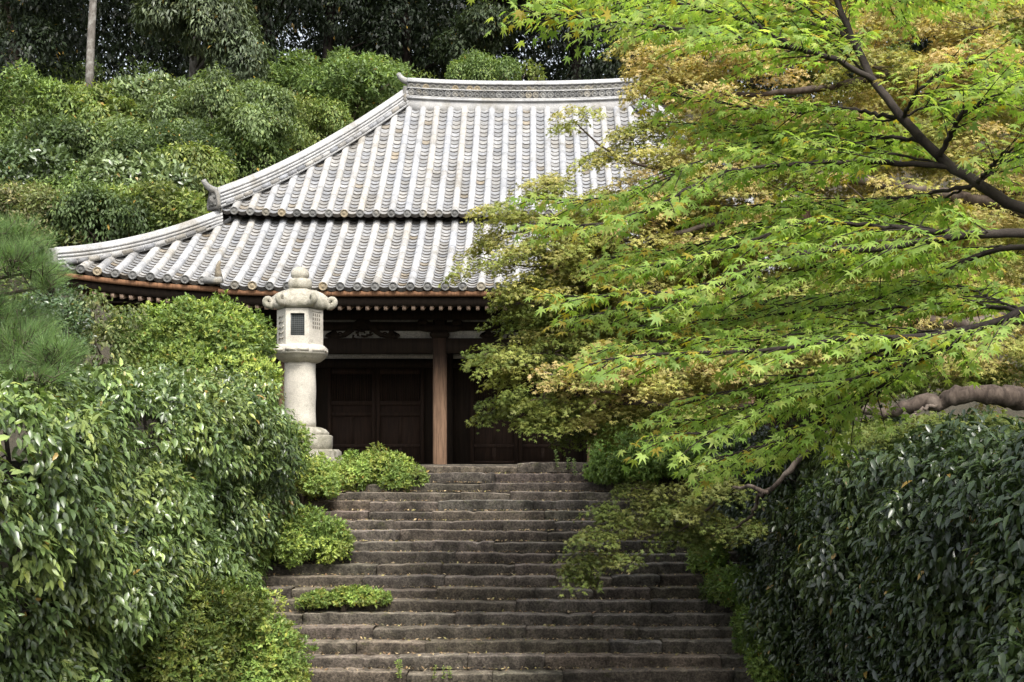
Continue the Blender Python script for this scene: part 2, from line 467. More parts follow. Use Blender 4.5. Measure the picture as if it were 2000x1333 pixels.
def build_roof(tier):
    flat, roll, ends, single = MB(), MB(), MB(), []
    for sname, (O, A, I, half) in SIDES.items():
        if tier == 'low':
            hw, y_max, zf = half, Y_BRK + 0.55, z_low
            base = 0.0
        else:
            hw, y_max, zf = half - Y_BRK, DH - Y_BRK, z_up
            base = Y_BRK
        def start(x):
            return -0.20 if (tier == 'low' and sname == 'front' and abs(x) < KOHAI) else 0.0
        def pt(x, y, dz):
            e = np.maximum(hw - np.abs(x), 0)
            yy = np.asarray(y, float)
            z = zf(yy, e + 0 * yy) + dz
            return O + np.multiply.outer(x + 0 * yy, A) + np.multiply.outer(yy + base, I) + np.multiply.outer(z, (0, 0, 1.))
        nmax = int(hw / PITCH)
        # pan tiles: overlapping concave courses
        for j in range(-nmax - 1, nmax + 1):
            xc = (j + 0.5) * PITCH
            end = min(y_max, hw - abs(xc) + 0.12)
            y = start(xc)
            if end - y < 0.1: continue
            first = True
            while y < end:
                y1 = min(y + 0.15, end)
                g = (0.55 + 0.45 * WARM[rt.randint(6)]) * (0.54 + 0.24 * rt.rand())
                if rt.rand() < 0.04: g = g * np.array([0.95, 0.84, 0.68])
                us = np.linspace(-1, 1, 6)
                xs_ = xc + us * 0.15
                sag = 0.062 * us ** 2
                lip = 0.034 + rt.randn() * 0.003
                nlip = 3 if first else 1
                fr = np.stack([pt(a, y, s_ - 0.02 + lip) for a, s_ in zip(xs_, sag)])
                bk = np.stack([pt(a, y1 + 0.03, s_ - 0.02) for a, s_ in zip(xs_, sag)])
                V = [fr, bk]; Q = [(k, k+1, 7+k, 6+k) for k in range(5)]
                flat.add(np.concatenate(V), Q=Q, col=g)
                for q in range(nlip):
                    ya = y + 0.012 * q
                    f0 = np.stack([pt(a, ya, s_ - 0.02 + lip - 0.036 * q) for a, s_ in zip(xs_, sag)])
                    f1 = np.stack([pt(a, ya + 0.004, s_ - 0.02 + lip - 0.036 * q - 0.034) for a, s_ in zip(xs_, sag)])
                    f2 = np.stack([pt(a, ya + 0.012, s_ - 0.02 + lip - 0.036 * q - 0.036) for a, s_ in zip(xs_, sag)])
                    flat.add(np.concatenate([f0, f1, f2]), Q=[(k+1, k, 6+k, 7+k) for k in range(5)] + [(7+k, 6+k, 12+k, 13+k) for k in range(5)], col=g * np.array([0.5, 0.45, 0.4]))
                first = False
                y = y1
        # cover tiles: rows of half-round rolls, each tile a slightly tapered length
        for j in range(-nmax, nmax + 1):
            xc = j * PITCH
            end = min(y_max, hw - abs(xc) + 0.05)
            y = start(xc) - 0.02
            if end - y < 0.12: continue
            R = 0.098
            a_ = np.linspace(-0.25, math.pi + 0.25, 9)
            colw = WARM[rt.randint(6)]
            dx = rt.randn() * 0.006
            y00 = y
            while y < end - 0.02:
                y1 = min(y + 0.36, end)
                g = (0.25 + 0.45 * colw + 0.3 * WARM[rt.randint(6)]) * (0.86 + 0.18 * rt.rand())
                rr = [(y, R), (y1 - 0.02, R * 0.985), (y1 + 0.0, R * 0.96)]
                V = []
                for (yy, r_) in rr:
                    V.append(np.stack([pt(xc + dx + r_ * math.cos(t), yy, 0.045 + r_ * math.sin(t) * 1.02) for t in a_]))
                Q = [(r*9+k+1, r*9+k, (r+1)*9+k, (r+1)*9+k+1) for r in range(2) for k in range(8)]
                roll.add(np.concatenate(V), Q=Q, col=g)
                y = y1
            # round end tile with raised rim and boss
            if sname != 'back' or True:
                c0 = pt(xc + dx, y00 - 0.004, 0.050)
                g = np.ones(3) * (0.75 + 0.6 * rt.rand())
                if rt.rand() < 0.16: g = np.array([1.9, 1.6, 1.15])
                rings = [(R * 1.05, 0.03), (R * 1.05, -0.012), (R * 0.84, -0.014), (R * 0.80, 0.006), (R * 0.5, 0.006), (R * 0.42, -0.008), (0.004, -0.012)]
                V = []
                for r_, dep in rings:
                    for k in range(14):
                        t = 2 * math.pi * k / 14
                        V.append(c0 + A * r_ * math.cos(t) + np.array([0, 0, 1.]) * r_ * math.sin(t) + I * dep)
                Q = [(i*14+k, i*14+(k+1)%14, (i+1)*14+(k+1)%14, (i+1)*14+k) for i in range(6) for k in range(14)]
                if sname == 'front':
                    e1 = MB(); e1.add(V, Q=Q, col=g); single.append(e1)
                else:
                    ends.add(V, Q=Q, col=g)
    return flat, roll, ends, single
for tier, nm in (('up', 'upper_roof'), ('low', 'lower_roof')):
    fl, ro, en, singles = build_roof(tier)
    p = fl.build(nm, M_TILE, hall)
    ro.build('cover_tiles', M_TILE, p, smooth=True)
    tag(en.build('side_eave_tiles', M_TILE_DARK, p), kind='stuff')
    for e1 in singles: e1.build('eave_tile', M_TILE_DARK, p)

# under-sheathing closing the roofs, upper eave board
mb = MB()
for sname, (O, A, I, half) in SIDES.items():
    for zf, hw, base, ym, off in ((z_low, half, 0.0, Y_BRK + 0.6, -0.16), (z_up, half - Y_BRK, Y_BRK, DH - Y_BRK, -0.16)):
        rows = []
        for y in np.linspace(0.1, ym, 6):
            w = hw - y
            xx = np.linspace(-w, w, 25)
            rows.append(np.stack([O + A * x + I * (y + base) + np.array([0, 0, float(zf(y, hw - abs(x))) + off]) for x in xx]))
        V = np.concatenate(rows)
        mb.add(V, Q=[(r*25+k, r*25+k+1, (r+1)*25+k+1, (r+1)*25+k) for r in range(5) for k in range(24)])
mb.build('roof_sheathing', M_WOOD, hall)

# hip ridges and main ridge: stacked courses under a round cap
def ridge_profile(w, h, courses=5, cap=0.10):
    L = []
    ch = (h - cap) / courses
    for i in range(courses):
        ww = w * (1 - 0.22 * i / courses)
        L += [(ww, i * ch + 0.012), (ww, (i + 1) * ch - 0.012), (ww - 0.03, (i + 1) * ch - 0.008)]
        L += [(ww - 0.03, (i + 1) * ch + 0.012)]
    t = np.linspace(0, math.pi, 9)
    capp = [(cap * 1.05 * math.cos(a), h - cap + cap * math.sin(a)) for a in t]
    right = L
    left = [(-a, b) for a, b in reversed(L)]
    return right + capp + left
def hip_path(tier, sx, back=False, n=14, y0=0.0, y1=None):
    ym = (Y_BRK + 0.1 if tier == 'low' else DH - Y_BRK) if y1 is None else y1
    out = []
    for y in np.linspace(y0, ym, n):
        if tier == 'low': x, Y, z = HALF - y, YE + y, float(z_low(y, y))
        else: x, Y, z = HALF - Y_BRK - y, YE + Y_BRK + y, float(z_up(y, y))
        if back: Y = 2 * (YE + DH) - Y
        out.append((XC + sx * x, Y, z + 0.02))
    return np.array(out)
def demon_tile(mb, c, out, s=1.0):
    """ridge-end tile: shouldered plate with a bossed face; out = horizontal outward direction"""
    out = unit(np.array(out, float)); lat = np.cross(out, (0, 0, 1.)); up = np.array([0, 0, 1.])
    shape = [(-0.30, 0), (-0.33, 0.14), (-0.27, 0.34), (-0.20, 0.50), (-0.10, 0.58), (0.10, 0.58), (0.20, 0.50), (0.27, 0.34), (0.33, 0.14), (0.30, 0)]
    def ring(k, d): return [c + lat * a * k * s + up * (0.28 + (b - 0.28) * k) * s + out * d * s for a, b in shape]
    V = ring(1, -0.05) + ring(1, 0.05) + ring(0.85, 0.07) + ring(0.78, 0.03) + ring(0.5, 0.05) + ring(0.3, 0.13) + ring(0.05, 0.15)
    m = len(shape)
    Q = [(i*m+k, (i+1)*m+k, (i+1)*m+(k+1)%m, i*m+(k+1)%m) for i in range(6) for k in range(m)]
    mb.add(V, Q=Q, col=(1.25, 1.22, 1.18))
    for a, b, r in ((-0.14, 0.34, 0.05), (0.14, 0.34, 0.05), (0, 0.14, 0.07), (-0.17, 0.12, 0.045), (0.17, 0.12, 0.045), (0, 0.44, 0.04)):
        q = c + lat * a * s + up * b * s + out * 0.05 * s
        mb.lathe([(r * s, -r * 0.6 * s), (r * s, 0), (r * 0.6 * s, r * 0.7 * s), (0.004, r * s)], q, 8, col=(1.1, 1.1, 1.05))
def horn(mb, c, out, s=1.0):
    out = unit(np.array(out, float)); up = np.array([0, 0, 1.])
    t = np.linspace(0, 1, 9)
    path = [c + out * (0.70 * s * (u - 0.2 * u ** 3)) + up * (0.10 * u + 0.26 * u ** 2.2) * s for u in t]
    mb.tube(path, (0.15 - 0.055 * t) * s, 10, col=(2.0, 2.0, 1.98))
PROF_LOW = ridge_profile(0.17, 0.44, 4)
PROF_UP = ridge_profile(0.18, 0.56, 5)
for sx in (-1, 1):
    for back in (False, True):
        sy = 1 if back else -1
        o_dir = (sx, sy, 0)
        p = hip_path('low', sx, back, y0=0.02)
        mb = MB(); mb.sweep(PROF_LOW, p, col=(0.98, 0.97, 0.95))
        # slabs over the ends of the cut rolls along the foot of the hip
        h1 = mb.build('hip_ridge', M_TILE, hall)
        e = MB(); demon_tile(e, p[0] + np.array([sx, sy, 0]) * 0.06 + np.array([0, 0, -0.02]), o_dir, 0.72)
        e.build('ridge_end_tile', M_TILE_DARK, h1)
        p = hip_path('up', sx, back, y0=0.05)
        mb = MB(); mb.sweep(PROF_UP, p, col=(0.98, 0.97, 0.95))
        h2 = mb.build('hip_ridge', M_TILE, hall)
        e = MB(); demon_tile(e, p[0] + np.array([sx, sy, 0]) * 0.07 + np.array([0, 0, -0.02]), o_dir, 0.86)
        horn(e, p[0] + np.array([sx, sy, 0]) * 0.02 + np.array([0, 0, 0.46]), o_dir, 0.66)
        e.build('ridge_end_tile', M_TILE_DARK, h2)
        # short cover tiles bedded along the hip, against the cut roll ends
        for tier, own in (('low', h1), ('up', h2)):
            mb = MB()
            q = hip_path(tier, sx, back, n=200, y0=0.25)
            step = np.arange(0, 199, 14 if tier == 'low' else 9)
            off = np.array([0, sy * 0.20, 0.035])
            for a, b in zip(step[:-1], step[1:]):
                if tier == 'low' and b > 190: continue
                g = WARM[rt.randint(6)] * (0.55 + 0.3 * rt.rand())
                pa, pb = q[a] + off, q[a] * 0.10 + q[b] * 0.90 + off
                mb.tube([pa, pb], 0.062, 8, col=g)
            mb.build('hip_edge_tiles', M_TILE, own, smooth=False)
RH = 3.3
YR = YE + DH
xr = np.linspace(-RH, RH, 17)
rp = np.stack([XC + xr, np.full(17, YR), 10.50 + 0.10 * np.abs(xr / RH) ** 2.2], -1)
mb = MB()
def flatcourse(w, z0, z1): return [(w, z0), (w, z1), (-w, z1), (-w, z0)]
mb.sweep(flatcourse(0.20, -0.30, 0.10), rp, col=(0.9, 0.88, 0.85))
mb.sweep(flatcourse(0.25, 0.10, 0.15), rp, col=(1.15, 1.14, 1.12))
mb.sweep(flatcourse(0.23, 0.15, 0.195), rp, col=(1.02, 1.0, 0.96))
mb.sweep(flatcourse(0.15, 0.195, 0.41), rp, col=(0.5, 0.5, 0.5))
mb.sweep(flatcourse(0.21, 0.41, 0.435), rp, col=(1.15, 1.14, 1.12))
mb.sweep(flatcourse(0.14, 0.435, 0.60), rp, col=(0.5, 0.48, 0.46))
mb.sweep(flatcourse(0.19, 0.60, 0.645), rp, col=(1.1, 1.1, 1.08))
mb.sweep([(0.125 * math.cos(t), 0.645 + 0.125 * math.sin(t)) for t in np.linspace(0, math.pi, 11)], rp, col=(1.1, 1.1, 1.08))
mr = mb.build('main_ridge', M_TILE, hall)
mb = MB()
for sy in (-1, 1):
    mb = MB()
    for x in np.arange(-RH + 0.12, RH - 0.05, 0.215):
        z = 10.50 + 0.10 * abs(x / RH) ** 2.2
        V, Q = [], []
        for r_, d in ((0.098, 0.0), (0.098, 0.05), (0.075, 0.055), (0.07, 0.035), (0.04, 0.035), (0.034, 0.05), (0.003, 0.052)):
            for k in range(12):
                t = 2 * math.pi * k / 12
                V.append((XC + x + r_ * math.cos(t), YR + sy * (0.146 + d), z + 0.303 + r_ * math.sin(t)))
        mb.add(V, Q=[(i*12+k, i*12+(k+1)%12, (i+1)*12+(k+1)%12, (i+1)*12+k) for i in range(6) for k in range(12)], col=np.ones(3) * (1.0 + 0.5 * rt.rand()))
        V = []
        for r_, d in ((0.105, 0.03), (0.07, 0.032), (0.062, 0.01), (0.03, 0.012), (0.0, 0.03)):
            for k in range(9):
                t = math.pi * k / 8
                V.append((XC + x + r_ * math.cos(t), YR + sy * (0.141 + d), z + 0.445 + r_ * math.sin(t) * 1.2))
        g = (1.3, 1.28, 1.2) if rt.rand() < 0.75 else (1.9, 1.6, 1.15)
        mb.add(V, Q=[(i*9+k, i*9+k+1, (i+1)*9+k+1, (i+1)*9+k) for i in range(4) for k in range(8)], col=g)
    mb.build('ridge_roundels', M_TILE_DARK, mr)
for sx in (-1, 1):
    e = MB()
    c = np.array([XC + sx * (RH + 0.06), YR, 10.52])
    demon_tile(e, c, (sx, 0, 0), 1.0)
    horn(e, c + np.array([-sx * 0.2, 0, 0.70]), (sx, 0, 0), 0.75)
    e.build('ridge_end_tile', M_TILE_DARK, mr)
# upturned tile ornament where the porch eave begins
for sx in (-1, 1):
    e = MB()
    x0 = XC + sx * (KOHAI + 0.02)
    zz = float(z_low(0.0, HALF - KOHAI)) + 0.05
    e.tube([(x0 + sx * 0.32, YE - 0.1, zz), (x0 + sx * 0.1, YE - 0.12, zz - 0.01), (x0 - sx * 0.1, YE - 0.15, zz - 0.01)], 0.085, 10, col=(1.6, 1.6, 1.6))
    e.tube([(x0, YE - 0.05, zz + 0.06), (x0, YE - 0.1, zz + 0.2), (x0 - sx * 0.02, YE - 0.17, zz + 0.33), (x0 - sx * 0.08, YE - 0.22, zz + 0.42)], [0.10, 0.075, 0.05, 0.03], 8, col=(2.2, 1.9, 1.5))
    e.build('eave_ornament', M_TILE_DARK, hall)

# eave boards following the curve of the eaves
def eave_line(xa, xb, dy, dz, n=30):
    xx = np.linspace(xa, xb, n)
    return np.stack([XC + xx, np.full(n, YE + dy), ZE + lift(HALF - np.abs(xx)) + dz], -1)
for (xa, xb, dy, dzz) in ((-HALF + 0.12, -KOHAI - 0.01, 0.10, 0.0), (-KOHAI, KOHAI, -0.09, -0.075), (KOHAI + 0.01, HALF - 0.12, 0.10, 0.0)):
    mb = MB(); mb.sweep([(0.07, -0.20), (0.07, -0.085), (-0.07, -0.085), (-0.07, -0.20)], eave_line(xa, xb, dy, dzz))
    f = mb.build('eave_board', M_FASCIA, hall)
    mb = MB(); mb.sweep([(0.06, -0.40), (0.09, -0.30), (0.09, -0.203), (-0.22, -0.203), (-0.22, -0.40)], eave_line(xa, xb, dy + 0.16, dzz))
    mb.build('eave_beam', M_WOOD, f)
for sx in (-1, 1):      # side eaves
    yy = np.linspace(-HALF_D + 0.1, HALF_D - 0.1, 24)
    pth = np.stack([np.full(24, XC + sx * (HALF - 0.1)), YE + DH + yy, ZE + lift(HALF_D - np.abs(yy)) + 0], -1)
    mb = MB(); mb.sweep([(0.07, -0.20), (0.07, -0.085), (-0.07, -0.085), (-0.07, -0.20)], pth)
    mb.build('eave_board', M_FASCIA, hall)
# rafters
def rafter(x, porch):
    y0 = 0.16 if porch else 0.34
    z0 = ZE + float(lift(HALF - abs(x))) - (0.475 if porch else 0.42)
    mb = MB()
    mb.beam((XC + x, YE + y0 - 0.10, z0 - 0.05), (XC + x, YE + y0 + 2.6, z0 + 0.60), 0.080, 0.105)
    return mb
rx = np.arange(-9.9, 9.91, 0.2145)
for x in rx:
    rafter(x, abs(x) < KOHAI).build('rafter', M_RAFT_END, hall)
mb = MB()      # soffit boards above the rafters
mb.add([(XC - 10, YE + 0.3, ZE - 0.36), (XC + 10, YE + 0.3, ZE - 0.36), (XC + 10, YE + 4.6, ZE + 0.62), (XC - 10, YE + 4.6, ZE + 0.62)], Q=[(0, 1, 2, 3)])
mb.build('soffit', M_WOOD, hall)

# porch posts, beams, brackets
YP, YW = 30.0, 32.5
BAY = [-5.75, -1.92, 1.92, 5.75]
def chamfer_post(x, y, w, h, mb):
    b = w * 0.17; a = w / 2
    ring = [(-a+b,-a),(a-b,-a),(a,-a+b),(a,a-b),(a-b,a),(-a+b,a),(-a,a-b),(-a,-a+b)]
    V = [(x + p, y + q, z) for z in (0.0, h) for p, q in ring]
    mb.add(V, Q=[(k, (k+1)%8, 8+(k+1)%8, 8+k) for k in range(8)], T=[(8, 8+k, 9+k) for k in range(1, 7)])
for x in BAY:
    mb = MB(); chamfer_post(XC + x, YP, 0.335, 3.14, mb)
    post = mb.build('pillar', M_PILLAR, hall)
    mb = MB()
    X = XC + x
    mb.rbox((X - 0.24, YP - 0.24, 3.143), (X + 0.24, YP + 0.24, 3.30), 0.05)             # bearing block
    arm = [(-0.56, 3.40), (-0.50, 3.33), (-0.34, 3.303), (0.34, 3.303), (0.50, 3.33), (0.56, 3.40), (0.56, 3.47), (-0.56, 3.47)]
    mb.prism([(X + a, b) for a, b in arm], YP - 0.10, YP + 0.10)
    for d in (-0.43, 0, 0.43):
        mb.rbox((X + d - 0.12, YP - 0.13, 3.473), (X + d + 0.12, YP + 0.13, 3.60), 0.03)
    mb.build('bracket', M_WOOD, post)
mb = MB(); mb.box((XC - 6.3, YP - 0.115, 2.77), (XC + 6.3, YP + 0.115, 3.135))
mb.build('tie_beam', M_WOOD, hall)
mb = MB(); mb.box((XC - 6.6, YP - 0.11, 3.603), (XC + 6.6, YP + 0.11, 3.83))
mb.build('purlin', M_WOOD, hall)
for sx in (-1, 1):      # pale carved beam noses outside the end pillars
    X = XC + sx * 5.93
    poly = [(0, 2.80), (0.30, 2.80), (0.46, 2.86), (0.42, 2.93), (0.55, 2.98), (0.50, 3.06), (0.36, 3.12), (0, 3.13)]
    mb = MB(); mb.prism([(X + sx * (a + 0.35), b) for a, b in poly], YP - 0.09, YP + 0.09, col=(1.1, 1.1, 1.1))
    mb.build('beam_nose', M_PLASTER, hall)
# plaster infill behind the porch beams, and the frog-leg struts in front of it
for a, b in ((-5.6, -2.1), (-1.75, 1.75), (2.1, 5.6)):
    mb = MB(); mb.box((XC + a, YP + 0.02, 3.138), (XC + b, YP + 0.06, 3.60))
    mb.build('plaster_panel', M_PLASTER, hall)
    mb = MB(); mb.box((XC + a, YP - 0.05, 3.33), (XC + b, YP + 0.018, 3.545))
    mb.build('inner_beam', M_WOOD, hall)
def frog_strut(xc):
    half = [(0.0, 3.62), (0.13, 3.60), (0.24, 3.52), (0.36, 3.36), (0.52, 3.25), (0.62, 3.25), (0.66, 3.32), (0.72, 3.34), (0.77, 3.29),
            (0.76, 3.24), (0.84, 3.22), (0.90, 3.25), (0.93, 3.20), (0.86, 3.14), (0.60, 3.138), (0.42, 3.17), (0.28, 3.26), (0.16, 3.38), (0.0, 3.42)]
    mb = MB()
    n = len(half)
    for s_ in (-1, 1):      # each leg as a strip between its outer and inner outline
        outer, inner = half[:10] , half[::-1][:10]
        V = []
        for y in (YP - 0.10, YP - 0.052):
            for (a, b), (c, d) in zip(outer, inner):
                V += [(xc + s_ * a, y, b), (xc + s_ * c, y, d)]
        m = 20
        Q = []
        for k in range(9):
            i = 2 * k
            Q += [(i, i+1, i+3, i+2), (m+i, m+i+2, m+i+3, m+i+1), (i, i+2, m+i+2, m+i), (i+1, m+i+1, m+i+3, i+3)]
        mb.add(V, Q=Q)
        for px_, pz, r in ((0.55, 3.22, 0.07), (0.74, 3.2, 0.055), (0.88, 3.17, 0.04)):   # scrolls
            t = np.linspace(0, 5.2, 14)
            mb.tube([(xc + s_ * (px_ + (r - 0.008 * u) * math.cos(u)), YP - 0.12, pz + (r - 0.008 * u) * math.sin(u)) for u in t], 0.022, 6)
    for k in range(12):        # carved foliage in the middle
        a = k * 0.9; r = 0.05 + 0.018 * k
        mb.tube([(xc + r * math.cos(a), YP - 0.11, 3.27 + 0.5 * r * math.sin(a)), (xc + r * 1.5 * math.cos(a + 0.4), YP - 0.135, 3.27 + 0.7 * r * math.sin(a + 0.4)),
                 (xc + r * 1.7 * math.cos(a + 0.8), YP - 0.11, 3.25 + 0.6 * r * math.sin(a + 0.8))], [0.03, 0.035, 0.01], 6)
    return mb
for x in (-3.835, 0, 3.835):
    frog_strut(XC + x).build('frog_leg_strut', M_WOOD, hall)
# body of the hall
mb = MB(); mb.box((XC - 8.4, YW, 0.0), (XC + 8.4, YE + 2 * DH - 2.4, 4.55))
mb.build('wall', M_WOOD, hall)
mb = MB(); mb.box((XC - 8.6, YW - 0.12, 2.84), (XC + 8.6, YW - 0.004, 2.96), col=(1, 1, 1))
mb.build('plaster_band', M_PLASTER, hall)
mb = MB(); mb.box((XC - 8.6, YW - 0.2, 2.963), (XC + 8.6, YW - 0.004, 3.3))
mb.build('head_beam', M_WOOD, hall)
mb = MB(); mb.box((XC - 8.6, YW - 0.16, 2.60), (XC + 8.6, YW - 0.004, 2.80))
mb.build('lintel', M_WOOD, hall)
for x in (-8.4, -5.75, -1.92, 1.92, 5.75, 8.4):
    mb = MB(); mb.lathe([(0.17, 0), (0.17, 4.3)], (XC + x, YW - 0.17, 0), 14)
    mb.build('wall_post', M_WOOD, hall, smooth=True)
def door_leaf(x0, x1):
    mb = MB(); y = YW - 0.05
    f = 0.10
    mb.box((x0, y - 0.05, 0.02), (x0 + f, y, 2.58)); mb.box((x1 - f, y - 0.05, 0.02), (x1, y, 2.58))
    for z0, z1 in ((0.02, 0.08), (0.44, 0.54), (1.28, 1.40), (1.58, 1.70), (2.42, 2.58)):
        mb.box((x0 + f, y - 0.046, z0), (x1 - f, y, z1))
    mid = (x0 + x1) / 2
    for z0, z1 in ((0.08, 0.44), (0.54, 1.28)):
        mb.box((mid - 0.05, y - 0.042, z0), (mid + 0.05, y, z1))
    d = mb.build('door', M_WOOD_RED, hall)
    mb = MB()
    mb.box((x0 + f, y - 0.012, 0.08), (x1 - f, y + 0.02, 1.58))
    mb.build('door_panel', M_WOOD_RED, d)
    mb = MB()
    for x in np.arange(x0 + f + 0.02, x1 - f - 0.02, 0.062):
        mb.box((x, y - 0.035, 1.70), (x + 0.03, y - 0.005, 2.42))
    mb.build('door_lattice', M_WOOD_RED, d)
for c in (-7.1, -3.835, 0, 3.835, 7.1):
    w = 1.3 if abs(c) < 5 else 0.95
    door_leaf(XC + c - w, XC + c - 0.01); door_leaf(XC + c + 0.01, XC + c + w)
mb = MB(); mb.box((XC - 9.0, YP - 0.6, -0.3), (XC + 9.0, YE + 2 * DH - 1.8, -0.004), col=(1.3, 1.3, 1.3))
mb.build('stone_base', M_STEP, hall)

# ------------------------------------------------------------------ stone lantern
LX, LY = at(586, 900, 25.0)[:2]
lan = root('stone_lantern', (LX, LY, 0), 'tall pale granite lantern with hexagonal firebox standing left of the stairs', 'lantern')
px2m = 25.0 / F_PX
def lz(py): return EYE + (CY - py) * px2m
HROT = math.radians(4)
def shaft_noise(mb, amt, seed):
    r = np.random.RandomState(seed)
    for i, V in enumerate(mb.v):
        mb.v[i] = V + waves(V, 7, seed)[:, None] * amt * unit(V - np.array([LX, LY, 0])) * np.array([1, 1, 0.3])
mb = MB()        # plinth blocks
mb.rbox((LX - 0.75, LY - 0.75, -0.25), (LX + 0.75, LY + 0.75, lz(878)), 0.05, col=(0.95, 0.95, 0.95))
mb.rbox((LX - 0.98, LY - 0.95, -0.25), (LX + 0.80, LY + 0.95, lz(893)), 0.05, col=(0.85, 0.85, 0.82))
mb.build('plinth', M_LANTERN_OLD, lan)
mb = MB()
mb.lathe([(0.72, lz(880)), (0.74, lz(870)), (0.74, lz(852)), (0.70, lz(850))], (LX, LY, 0), 6, HROT)
mb.lathe([(0.60, lz(851)), (0.60, lz(846)), (0.54, lz(840)), (0.45, lz(836)), (0.36, lz(834.5))], (LX, LY, 0), 20, 0)
mb.build('base', M_LANTERN_OLD, lan, smooth=False)
mb = MB()
zz = np.linspace(lz(835), lz(709), 12)
mb.lathe([(0.325 + 0.006 * math.cos(i), z) for i, z in enumerate(zz)], (LX, LY, 0), 32)
mb.build('shaft', M_LANTERN, lan, smooth=True)
mb = MB()        # platform: lotus underside, faced rim
mb.lathe([(0.36, lz(709.5)), (0.46, lz(706)), (0.56, lz(699)), (0.60, lz(694)), (0.62, lz(693)), (0.63, lz(680)), (0.60, lz(678)), (0.5, lz(675))], (LX, LY, 0), 6, HROT)
for k in range(6):
    for j in (-0.17, 0.17):
        a = 2 * math.pi * k / 6 + HROT + math.pi / 3
        n = np.array([math.cos(a), math.sin(a), 0]); t = np.array([-n[1], n[0], 0])
        c = np.array([LX, LY, lz(686.5)]) + n * 0.545 + t * j
        mb.beam(c - t * 0.13, c + t * 0.13, 0.012, 0.06, col=(0.93, 0.92, 0.9))
mb.build('platform', M_LANTERN, lan)
# firebox: hexagonal, window recesses backed by dark panels as unlit interior
fb = MB()
R = 0.475; z0, z1 = lz(675.5), lz(607)
opening = {0: 'window', 1: 'grille', 5: 'carving', 3: 'window'}
darks, holes = [], MB()
for k in range(6):
    a = 2 * math.pi * k / 6 + HROT - math.pi / 2
    n = np.array([math.cos(a), math.sin(a), 0]); t = np.array([-n[1], n[0], 0]); up = np.array([0, 0, 1.])
    c = np.array([LX, LY, 0]) + n * R * math.cos(math.pi / 6)
    hw = R / 2
    def P(u, z, d=0): return c + t * u + up * z - n * d
    if opening.get(k) == 'window':
        wu, wa, wb = 0.142, z0 + 0.17, z1 - 0.10
        for (u0, u1, a0, a1) in ((-hw, -wu, z0, z1), (wu, hw, z0, z1), (-wu, wu, z0, wa), (-wu, wu, wb, z1)):
            fb.add([P(u0, a0), P(u1, a0), P(u1, a1), P(u0, a1)], Q=[(0, 1, 2, 3)])
        rim = [(-wu, wa), (wu, wa), (wu, wb), (-wu, wb)]
        for (p, q) in zip(rim, rim[1:] + rim[:1]):
            fb.add([P(*p), P(*q), P(*q, 0.09), P(*p, 0.09)], Q=[(1, 0, 3, 2)])
        dark, lattice = MB(), MB(); darks.append((dark, True, lattice))
        dark.add([P(-wu, wa, 0.085), P(wu, wa, 0.085), P(wu, wb, 0.085), P(-wu, wb, 0.085)], Q=[(0, 1, 2, 3)])
        for v in np.linspace(-wu, wu, 8)[1:-1]: lattice.beam(P(v, wa, 0.05), P(v, wb, 0.05), 0.005, 0.005)
        for v in np.linspace(wa, wb, 12)[1:-1]: lattice.beam(P(-wu, v, 0.055), P(wu, v, 0.055), 0.005, 0.005)
        for (p, q) in zip(rim, rim[1:] + rim[:1]): lattice.beam(P(*p, 0.045), P(*q, 0.045), 0.026, 0.02)
    else:
        fb.add([P(-hw, z0), P(hw, z0), P(hw, z1), P(-hw, z1)], Q=[(0, 1, 2, 3)])
        if opening.get(k) == 'grille':
            for iu in range(4):
                for iz in range(4):
                    u, z = -0.105 + iu * 0.07, z1 - 0.12 - iz * 0.085
                    holes.add([P(u-0.022, z-0.03, -0.004), P(u+0.022, z-0.03, -0.004), P(u+0.022, z+0.03, -0.004), P(u-0.022, z+0.03, -0.004)], Q=[(0, 1, 2, 3)], col=(1, 1, 1))  # dark patches on the face stand in for unlit holes
            fb.beam(P(-0.15, z1 - 0.045, -0.004), P(0.15, z1 - 0.045, -0.004), 0.02, 0.02)
        elif opening.get(k) == 'carving':
            for q in range(5):
                z = z0 + 0.1 + q * 0.11
                fb.tube([P(-0.12, z, -0.002), P(-0.03, z + 0.05, -0.014), P(0.06, z + 0.02, -0.012), P(0.13, z + 0.06, -0.002)], 0.012, 5, col=(0.9, 0.9, 0.88))
fbo = fb.build('firebox', M_LANTERN, lan)
M_VOID = wood_mat('unlit_interior', (0.02, 0.022, 0.022), (0.05, 0.052, 0.05))
M_HOLE = wood_mat('unlit_hollow', (0.12, 0.11, 0.09), (0.2, 0.18, 0.15))
for d_ in darks: d_[0].build('window_dark_panel', M_VOID if d_[1] else M_HOLE, fbo)
holes.build('grille_hole_patches', M_HOLE, fbo)
M_WIRE = wood_mat('window_mesh', (0.09, 0.1, 0.1), (0.16, 0.17, 0.165), 0.6)
for d_ in darks: d_[2].build('window_lattice', M_WIRE, fbo)
